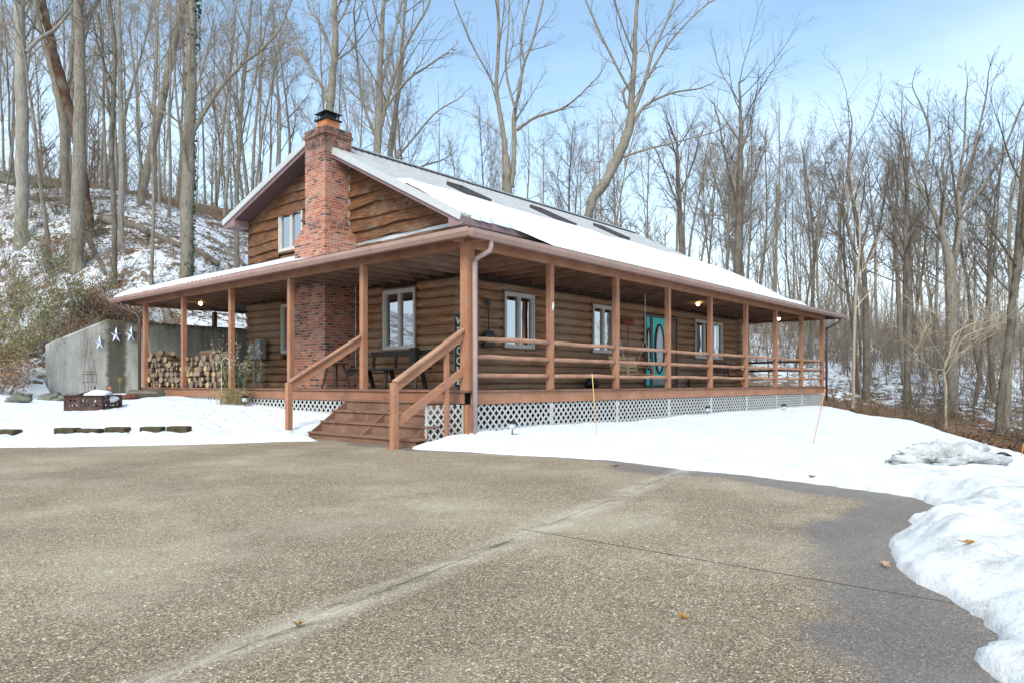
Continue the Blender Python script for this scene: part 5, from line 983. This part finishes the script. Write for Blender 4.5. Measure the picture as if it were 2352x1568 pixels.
hero((345, 645), 26.5, [[(345, 645, 6), (352, 480, 5), (350, 330, 5), (358, 180, 4), (362, 20, 3)]], b_grey, t_twig, 'thin young tree between two trunks above the porch', 7, 5)
hero((318, 520), 35, [[(318, 520, 13), (330, 430, 12), (352, 320, 12), (372, 240, 12), (392, 130, 12), (410, 60, 10), (432, -40, 8)], [(375, 235, 5), (395, 150, 4), (412, 30, 3)], [(330, 420, 6), (318, 330, 5), (312, 200, 4), (296, 60, 3)]], b_grey, t_twig, 'stout tree leaning right behind the ivy covered tree', 8, 5)
def ivy(root, Tm, C, o):
    r = np.random.default_rng(3); n = 1300; t = r.random(n); z = t * 15.5; a = r.normal(0, .7, n) + R(-60); rr = .20 + .08 * r.random(n) + (z > 10) * .1; P = np.stack([np.interp(z, [0, 4, 9, 16], [0, .08, .16, .2]) + rr * np.cos(a), rr * np.sin(a), z], 1); sel = fbm(t * 9, a, 1, 3, 5) > -.12; V, F = leafquads(P[sel], .07, 9); npmesh('ivy', V, F, m_ivy, root)
hero((427, 645), 27.2, [[(427, 645, 20), (430, 500, 19), (432, 380, 19), (436, 250, 17), (440, 120, 14), (440, -40, 12), (436, -200, 8)], [(445, 300, 8), (500, 210, 7), (560, 145, 6), (600, 115, 5), (640, 70, 4), (662, 20, 3), (690, -60, 3)], [(440, 420, 5), (420, 340, 5), (405, 230, 4), (398, 100, 3)]], b_grey, t_twig, 'thick ivy covered tree with a long limb reaching right', 9, 7, extra=ivy)
hero((545, 590), 30, [[(545, 590, 8), (543, 480, 7), (547, 380, 6), (555, 240, 6), (566, 120, 5), (580, -20, 4)], [(548, 360, 4), (560, 290, 3), (590, 160, 3), (600, 40, 2)]], b_grey, t_twig, 'slender tree beside the left eave of the gable', 10, 7, leaves=220)
hero((760, 520), 38, [[(760, 520, 14), (758, 380, 13), (755, 300, 13), (762, 200, 12), (770, 100, 10), (768, -20, 8), (770, -140, 5)], [(758, 250, 5), (735, 190, 4), (700, 130, 4), (670, 60, 3)], [(766, 140, 5), (740, 60, 4), (710, 20, 3), (700, -50, 2)], [(772, 60, 5), (800, 10, 4), (810, -60, 3)]], b_grey, t_twig, 'straight tree rising directly behind the chimney', 11, 7)
hero((868, 500), 40, [[(868, 500, 13), (866, 380, 12), (870, 290, 12), (872, 180, 9), (878, 60, 7), (885, -60, 4)], [(872, 300, 8), (900, 190, 7), (935, 100, 5), (980, 20, 4), (1000, -40, 3)], [(870, 330, 6), (835, 240, 5), (820, 130, 4), (812, 20, 3)], [(885, 250, 5), (930, 190, 4), (985, 150, 3), (1030, 120, 3)], [(875, 200, 5), (905, 80, 4), (930, -20, 3)]], b_grey, t_twig, 'many limbed spreading tree right of the chimney', 12, 7, leaves=120)
hero((893, 520), 42, [[(893, 520, 10), (896, 380, 9), (905, 280, 8), (918, 190, 7), (925, 80, 5), (935, -30, 4)], [(898, 380, 5), (940, 330, 4), (1000, 260, 3), (1050, 230, 2)], [(900, 430, 5), (950, 390, 4), (1010, 370, 3)]], b_grey, t_twig, 'second trunk close right of the spreading tree', 13, 7)
hero((1168, 620), 42, [[(1168, 620, 16), (1166, 450, 14), (1163, 380, 13), (1161, 340, 8), (1150, 270, 7), (1140, 200, 6), (1146, 90, 5), (1142, -20, 4)], [(1175, 430, 10), (1182, 330, 8), (1180, 280, 8), (1192, 210, 7), (1203, 150, 5), (1225, 90, 4), (1248, 0, 4)], [(1140, 205, 4), (1110, 150, 3), (1078, 90, 3), (1045, 8, 2)], [(1186, 300, 6), (1230, 270, 5), (1290, 250, 4), (1330, 220, 3), (1375, 175, 2)], [(1183, 250, 5), (1162, 160, 4), (1168, 60, 3), (1170, -40, 3)], [(1205, 150, 4), (1197, 80, 3), (1215, 0, 3)]], b_grey, t_twig, 'tall double trunked tree standing behind the middle of the roof', 14, 5)
hero((1335, 620), 42, [[(1335, 620, 16), (1352, 500, 15), (1390, 420, 15), (1425, 350, 15), (1446, 290, 14), (1450, 240, 10), (1457, 150, 8), (1460, 60, 6), (1466, -50, 4)], [(1452, 265, 9), (1480, 190, 7), (1500, 120, 5), (1540, 30, 4), (1556, -30, 3)], [(1450, 215, 5), (1415, 150, 4), (1380, 80, 4), (1345, 0, 3)], [(1458, 130, 4), (1430, 60, 3), (1405, -20, 3)], [(1480, 190, 4), (1530, 110, 4), (1580, 50, 3), (1630, 5, 3)], [(1452, 290, 7), (1480, 245, 6), (1540, 215, 4), (1600, 205, 3)], [(1420, 365, 5), (1480, 345, 4), (1560, 325, 3), (1640, 305, 2)], [(1440, 250, 5), (1432, 215, 4), (1442, 195, 3)]], b_grey, t_twig, 'tall tree leaning right over the roof with a fanned crown', 15, 5)
hero((1697, 720), 42, [[(1697, 720, 13), (1697, 560, 12), (1700, 430, 9), (1702, 330, 7), (1700, 240, 4), (1698, 190, 3)], [(1698, 480, 5), (1670, 380, 4), (1650, 270, 3)], [(1702, 460, 5), (1735, 400, 4), (1760, 330, 3)], [(1702, 350, 4), (1722, 290, 3), (1740, 200, 2)]], b_dark, t_dark, 'straight dark tree above the far end of the roof', 16, 8)
hero((1570, 700), 48, [[(1570, 700, 9), (1565, 560, 8), (1558, 420, 6), (1555, 330, 4)], [(1560, 480, 4), (1530, 400, 3), (1505, 340, 2)], [(1560, 450, 4), (1590, 380, 3), (1605, 320, 2)]], b_dark, t_dark, 'dark forked tree over the snowy roof right of the skylights', 17, 8)
hero((2188, 962), 30, [[(2188, 962, 17), (2188, 820, 16), (2186, 700, 16), (2180, 600, 14), (2165, 540, 8), (2140, 480, 7), (2110, 420, 5), (2085, 340, 3)], [(2190, 620, 10), (2205, 520, 8), (2202, 430, 6), (2215, 330, 4), (2218, 230, 3)], [(2203, 500, 6), (2250, 440, 5), (2300, 360, 4), (2340, 260, 3)], [(2205, 430, 5), (2235, 350, 4), (2262, 240, 3), (2270, 180, 2)], [(2150, 500, 5), (2125, 420, 4), (2135, 300, 4), (2100, 210, 2)], [(2165, 530, 4), (2170, 440, 4), (2165, 380, 3), (2190, 300, 2)]], b_grey, t_dark, 'big grey forked tree at the right, standing past the snow bank', 18, 5)
hero((2292, 1006), 25, [[(2292, 1006, 13), (2302, 900, 12), (2318, 790, 12), (2328, 680, 12), (2340, 590, 13), (2345, 500, 10), (2350, 400, 7), (2360, 280, 4)], [(2340, 620, 5), (2300, 560, 4), (2270, 520, 3)]], b_dark, t_dark, 'dark leaning tree at the far right edge', 19, 6)
hero((2310, 985), 27, [[(2310, 985, 10), (2318, 850, 9), (2325, 700, 8), (2318, 560, 6), (2325, 420, 4)]], b_grey, t_twig, 'grey trunk just behind the dark leaning tree', 20, 6)
hero((1959, 932), 31, [[(1959, 932, 5), (1962, 800, 4.5), (1965, 690, 4), (1975, 560, 3), (1972, 450, 2)]], b_tan, t_tan, 'slender pale sapling right of the porch end', 21, 5)
hero((2172, 975), 26, [[(2172, 975, 5), (2173, 900, 4.5), (2168, 850, 4), (2180, 815, 3.5), (2192, 770, 2.5), (2230, 745, 2)], [(2170, 860, 3), (2190, 830, 3), (2210, 780, 2.5), (2260, 755, 2), (2330, 735, 1.5)], [(2168, 850, 2.5), (2130, 840, 2), (2105, 800, 1.5)], [(2180, 815, 2.5), (2160, 760, 2), (2150, 720, 1.5)], [(2190, 770, 2), (2230, 780, 2), (2300, 740, 1.5)]], b_tan, t_tan, 'light tan small tree with spreading low branches at the right', 22, 6, ln=.7)
hero((1990, 905), 34, [[(1990, 905, 10), (1990, 780, 10), (1985, 640, 8), (1970, 520, 6), (1950, 400, 4), (1955, 300, 3)], [(1985, 620, 5), (2020, 520, 4), (2040, 400, 3)]], b_dark, t_dark, 'dark trunk in the woods right of the porch corner', 23, 8)
hero((2082, 925), 31, [[(2082, 925, 10), (2085, 800, 9), (2088, 660, 8), (2080, 540, 6), (2085, 420, 4), (2078, 330, 3)], [(2086, 600, 4), (2055, 500, 4), (2030, 420, 3)]], b_dark, t_dark, 'dark straight trunk midway between porch end and big forked tree', 24, 8)
# groups of woods trees
tl = lambda px, r: -60 if px < 650 else (r.uniform(-60, 120))
scatter(40, -150, 640, 36, 58, lambda px, r: r.uniform(-150, 60), (0, 1, 3, 5, 8, 0, 9, 6), 'bare grey tree among many on the left hillside crest', 'bare trees along the left hillside crest', Hc=(12, 21))
scatter(10, -100, 420, 26, 36, lambda px, r: r.uniform(-150, 40), (8, 9, 3, 8), 'slim bare young tree on the left slope above the wall', 'slim young trees on the left slope', Hc=(9, 17))
def tb(px, r): return float(np.interp(px, [600, 900, 1050, 1100, 1400, 1650, 1750], [20, 40, 180, 240, 260, 260, 220])) + r.uniform(-30, 130)
scatter(46, 560, 1760, 46, 74, tb, (0, 1, 2, 3, 4, 7, 9, 6, 8, 5), 'bare tree in the woods seen above the cabin roof', 'bare trees in the woods above the roof', Hc=(8, 20))
def tr_(px, r): return float(np.interp(px, [1700, 1900, 2100, 2400], [260, 290, 300, 280])) + r.uniform(-40, 190)
scatter(18, 1680, 2480, 30, 46, tr_, (2, 4, 0, 7, 9, 8, 4), 'bare dark tree in the right woods near the snow edge', 'bare trees in the front of the right woods', Hc=(8, 17))
scatter(52, 1650, 2500, 46, 82, tr_, (0, 1, 2, 3, 4, 7, 9, 8), 'bare tree deep in the woods right of the cabin', 'bare trees deep in the right woods', Hc=(8, 20))
scatter(26, 1720, 2480, 26, 48, lambda px, r: r.uniform(560, 760), (8, 9), 'thin young sapling low in the right woods', 'thin saplings low in the right woods', mind=1.0, Hc=(3.5, 7))
for i in range(16):
    x = rs.uniform(-62, -24); y = rs.uniform(-34, 30); put_tree(rs.choice((0, 1, 2, 4, 7)), x, y, rs.uniform(12, 18), .8, rs.uniform(0, 6.28), 'bare tree across the driveway, seen only mirrored in the windows', 'bare trees across the driveway behind the viewer')
# far woods as one mass
def farwoods(name, spans, n, lab, seed):
    r_ = random.Random(seed); S = Sticks()
    for _ in range(n):
        px0, px1, d0, d1 = r_.choice(spans); px = r_.uniform(px0, px1); d = r_.uniform(d0, d1); p = at(px, HY, d); g = gz(p[0], p[1]); H = r_.uniform(9, 15); x, y = p[0], p[1]; q = Vector((x, y, g - .3)); r0 = r_.uniform(.07, .17); dr_ = Vector((r_.gauss(0, .05), r_.gauss(0, .05), 1))
        for i in range(6):
            q2 = q + dr_ * H / 6; dr_ += Vector((r_.gauss(0, .05), r_.gauss(0, .05), 0)); S.seg(q, q2, r0 * (1 - i * .15), r0 * (1 - (i + 1) * .15))
            if i > 1:
                for k in range(5):
                    a = r_.uniform(0, 6.28); L_ = r_.uniform(1.2, 3.2) * (1.2 - i * .12); b = q.lerp(q2, r_.random()); e = b + Vector((math.cos(a) * .6, math.sin(a) * .6, .8)) * L_; S.seg(b, e, r0 * .3, r0 * .12)
                    for m__ in range(4): c_ = b.lerp(e, r_.uniform(.3, 1)); f_ = c_ + Vector((r_.gauss(0, .5), r_.gauss(0, .5), .7)) * L_ * .45; S.seg(c_, f_, r0 * .12, .012)
            q = q2
    V, F = S.arrays(); tag(npmesh(name, V, F, t_twig), lab, 'woods', None, 'stuff')
farwoods('far_woods', [(1450, 2600, 80, 125), (550, 1500, 76, 110), (-250, 600, 60, 90)], 380, 'far off bare woods reading as one mass behind the cabin', 5)
# undergrowth
def brush(name, spans, n, m, lab, seed, h=(.6, 2.4), r=.006, leafm=None):
    r_ = random.Random(seed); S = Sticks(); xs_, ys_ = [], []; sel = []
    for _ in range(n):
        px0, px1, d0, d1 = r_.choice(spans); px = r_.uniform(px0, px1); d = r_.uniform(d0, d1); p = at(px, HY, d); sel.append((p[0], p[1]))
    A_ = np.array(sel); ok = (sdist(A_[:, 0], A_[:, 1], YARD) > .5) & ~((A_[:, 0] > -2.6) & (A_[:, 0] < 21.5) & (A_[:, 1] > -1) & (A_[:, 1] < 16.4)); A_ = A_[ok]; G = ground(A_[:, 0], A_[:, 1])
    for (x, y), g in zip(A_, G):
        H = r_.uniform(*h)
        for k in range(r_.randint(2, 5)):
            q = Vector((x, y, g - .1)); dr_ = Vector((r_.gauss(0, .35), r_.gauss(0, .35), 1)).normalized(); L_ = H * r_.uniform(.5, 1)
            for i in range(4):
                q2 = q + dr_ * L_ / 4; dr_ = (dr_ + Vector((r_.gauss(0, .22), r_.gauss(0, .22), .05))).normalized(); S.seg(q, q2, r * (1.6 - i * .3), r * (1.3 - i * .3))
                for m__ in range(2): e = q2 + Vector((r_.gauss(0, .5), r_.gauss(0, .5), .6)) * L_ * .25; S.seg(q2, e, r * .6, r * .4)
                q = q2
    V, F = S.arrays(); tag(npmesh(name, V, F, m), lab, 'undergrowth', None, 'stuff')
brush('undergrowth', [(1700, 2500, 22, 60), (1900, 2600, 20, 40)], 200, t_dark, 'thin leafless undergrowth through the right woods', 3, (.6, 2.8), .009)
brush('undergrowth', [(1700, 2500, 44, 85), (1800, 2600, 50, 85)], 1300, t_twig, 'greyish saplings and brush deep in the right woods', 4, (1.5, 5), .013)
brush('undergrowth', [(-200, 600, 22, 46), (600, 1100, 40, 60), (-200, 300, 20, 34)], 1000, t_twig, 'thin leafless brush on the left hillside', 6, (.5, 2.4), .008)
# litter
def litter(name, spans, n, size, lab, seed, m=m_litter, flat=.7, lift=.03):
    r = np.random.default_rng(seed); k = r.integers(0, len(spans), n); sp_ = np.array(spans)[k]; px = r.uniform(sp_[:, 0], sp_[:, 1]); d = r.uniform(sp_[:, 2], sp_[:, 3]); o = (px - CX) / FF; x = CAM[0] + (Fv[0] + Rv[0] * o) * d; y = CAM[1] + (Fv[1] + Rv[1] * o) * d
    ok = (sdist(x, y, YARD) > .2) & ~((x > -2.6) & (x < 21.5) & (y > -1) & (y < 16.2)) & (fbm(x, y, .45, 4, seed) > -.12); x, y = x[ok], y[ok]; z = ground(x, y) + r.uniform(0, lift, len(x)); V, F = leafquads(np.stack([x, y, z], 1), size, seed, flat); tag(npmesh(name, V, F, m), lab, 'leaf litter', None, 'stuff')
litter('leaf_litter', [(1900, 2450, 10, 26), (1950, 2500, 20, 50)], 22000, .055, 'brown leaves scattered over the snow of the right slope', 11)
litter('leaf_litter', [(-150, 600, 21, 45)], 16000, .06, 'brown leaves scattered over the snow of the left slope', 12)
# --- fallen logs on the slope
def flog(a, b, r, lab, m=b_grey):
    A_ = Vector(at(*a)); B_ = Vector(at(*b)); A_.z = gz(A_.x, A_.y) + r * .6; B_.z = gz(B_.x, B_.y) + r * .6; n = 6; P = [(0, 0, 0)]
    for i in range(1, n + 1): q = A_.lerp(B_, i / n); q.z = max(q.z, gz(q.x, q.y) + r * .4); P.append(tuple(q - A_ + Vector((random.gauss(0, .04), random.gauss(0, .04), 0))))
    one(MB().tube(P, [r * (1 - .08 * i) for i in range(n + 1)], 10), 'fallen_log', m, lab, 'fallen log', 'fallen logs on the left slope', loc=tuple(A_), smooth=True)
flog((230, 545, 31.5), (500, 612, 30), .20, 'long fallen log lying across the left slope', b_grey); flog((200, 560, 30), (240, 640, 27), .12, 'short dark log lying downhill beside the thick trunk', b_dark); flog((405, 690, 25.5), (330, 630, 27), .16, 'mossy log above the left end of the porch roof', b_grey); flog((270, 740, 24.6), (200, 680, 26), .13, 'brown log above the top of the concrete wall', b_rust); flog((60, 470, 33), (170, 505, 33), .16, 'log lying high on the left slope near the pale tree', b_dark); flog((560, 590, 32), (480, 560, 34), .12, 'thin log below the left eave of the gable', b_grey)
for i, (px, py, d, r, lb) in enumerate(((100, 442, 37, .45, 'mossy boulder at the crest left of the thick trunk'), (163, 440, 37, .5, 'bright mossy boulder at the crest behind the thick trunk'), (20, 400, 38, .7, 'large brown boulder at the far left crest'))):
    p = at(px, py, d); o = blob('boulder', (p[0], p[1], gz(p[0], p[1])), r, r, r * .6, m_moss if i < 2 else m_stone, 20 + i, rough=.4); tag(o, lb, 'boulder', 'boulders on the hillside crest')
# --- shrubs on the left slope
def shrub(px, py, d, h, w_, lm, nl, lab, seed, sm=t_twig):
    r_ = random.Random(seed); p = at(px, py, d); root = thing('leafy_shrub', lab, 'shrub', (p[0], p[1], gz(p[0], p[1])), 0, 'half evergreen shrubs on the left slope'); S = Sticks(); tips = []
    for k in range(11):
        a = r_.uniform(0, 6.28); q = Vector((r_.gauss(0, .15), r_.gauss(0, .15), -.1)); dr_ = Vector((math.cos(a) * w_ * .5, math.sin(a) * w_ * .5, h)).normalized(); L_ = h * r_.uniform(.6, 1.15)
        for i in range(6):
            q2 = q + dr_ * L_ / 6; dr_ = (dr_ + Vector((r_.gauss(0, .2), r_.gauss(0, .2), -.05))).normalized(); S.seg(q, q2, .016 - .002 * i, .014 - .002 * i)
            if i > 0:
                for m__ in range(4):
                    e = q2 + Vector((r_.gauss(0, 1), r_.gauss(0, 1), r_.gauss(.1, .6))).normalized() * r_.uniform(.15, .55); S.seg(q2, e, .006, .003); tips += [q2.lerp(e, r_.uniform(.3, 1)) for _ in range(3)]
            q = q2
    V, F = S.arrays(); npmesh('stems', V, F, sm, root); r = np.random.default_rng(seed); T_ = np.array([tuple(t) for t in tips]); P = T_[r.integers(0, len(T_), nl)] + r.normal(size=(nl, 3)) * .07; V, F = leafquads(P, .042, seed); mi = (r.random(len(F)) < .2).astype(int); npmesh('leaves', V, F, [lm, m_deadleaf], root, mi=mi)
for i, a in enumerate(((25, 860, 20.5, 2.3, 1.4, m_olive, 2200, 'dense olive shrub at the lower left edge of the picture'), (-20, 760, 22, 2.6, 1.5, m_olive, 1800, 'shrub with brown and olive leaves at the left edge halfway up'), (110, 690, 24, 2.7, 1.6, m_green, 1500, 'green leaved shrub in the middle of the left slope'), (170, 700, 24, 2.4, 1.5, m_green, 1500, 'green shrub below the thick front trunk'), (30, 620, 26, 2.2, 1.6, m_olive, 1500, 'olive shrub below the thick pale tree'),
                       (120, 580, 27.5, 2.2, 1.6, m_green, 1300, 'green shrub between the pale tree and the thick trunk'), (225, 735, 24.4, 1.5, 1.3, m_deadleaf, 1300, 'brown leaved brush above the concrete wall'), (300, 712, 25, 1.0, 1.2, m_deadleaf, 1100, 'low brown brush behind the left porch roof corner'), (0, 940, 19.5, 1.2, 1.2, m_deadleaf, 900, 'low brown shrub at the foot of the left slope'), (60, 790, 21.8, 1.6, 1.4, m_green, 900, 'sparse shrub left of the concrete wall top'))):
    shrub(*a, seed=40 + i)
for i, (px, py, d, w_, lb) in enumerate(((215, 745, 24.5, 1.3, 'tangled brown brush pile above the sloping wall end'), (180, 765, 24.3, 1.0, 'dark heap of dead vines left of the wall top'), (60, 760, 23.5, 1.5, 'brown tangle of dead vines on the left slope'), (205, 545, 30, .8, 'clump of orange dead leaves at the foot of the reddish trunk'))):
    r_ = random.Random(90 + i); p = at(px, py, d); S = Sticks(); g = gz(p[0], p[1])
    for _ in range(420):
        a = r_.uniform(0, 6.28); rr = w_ * r_.random() ** .6; x, y = math.cos(a) * rr, math.sin(a) * rr; z = (1 - (rr / w_) ** 2) * .5 * r_.random(); dv = Vector((r_.gauss(0, 1), r_.gauss(0, 1), r_.gauss(0, .35))).normalized() * r_.uniform(.15, .5); zz_ = gz(p[0] + x, p[1] + y) - g; S.seg((x, y, z + zz_), (x + dv.x, y + dv.y, z + zz_ + abs(dv.z)), .009, .006)
    V, F = S.arrays(); o = npmesh('brush_pile', V, F, (b_rust if i == 3 else m_deadleaf)); o.location = (p[0], p[1], g); tag(o, lb, 'brush pile', 'piles of dead brush on the left slope')
for i, k in enumerate(k for k in range(len(PR)) if k not in usedp): put_tree(k, -150 - 6 * i, -40, 14, 1, 0, 'bare tree far behind the camera', 'unseen bare trees')
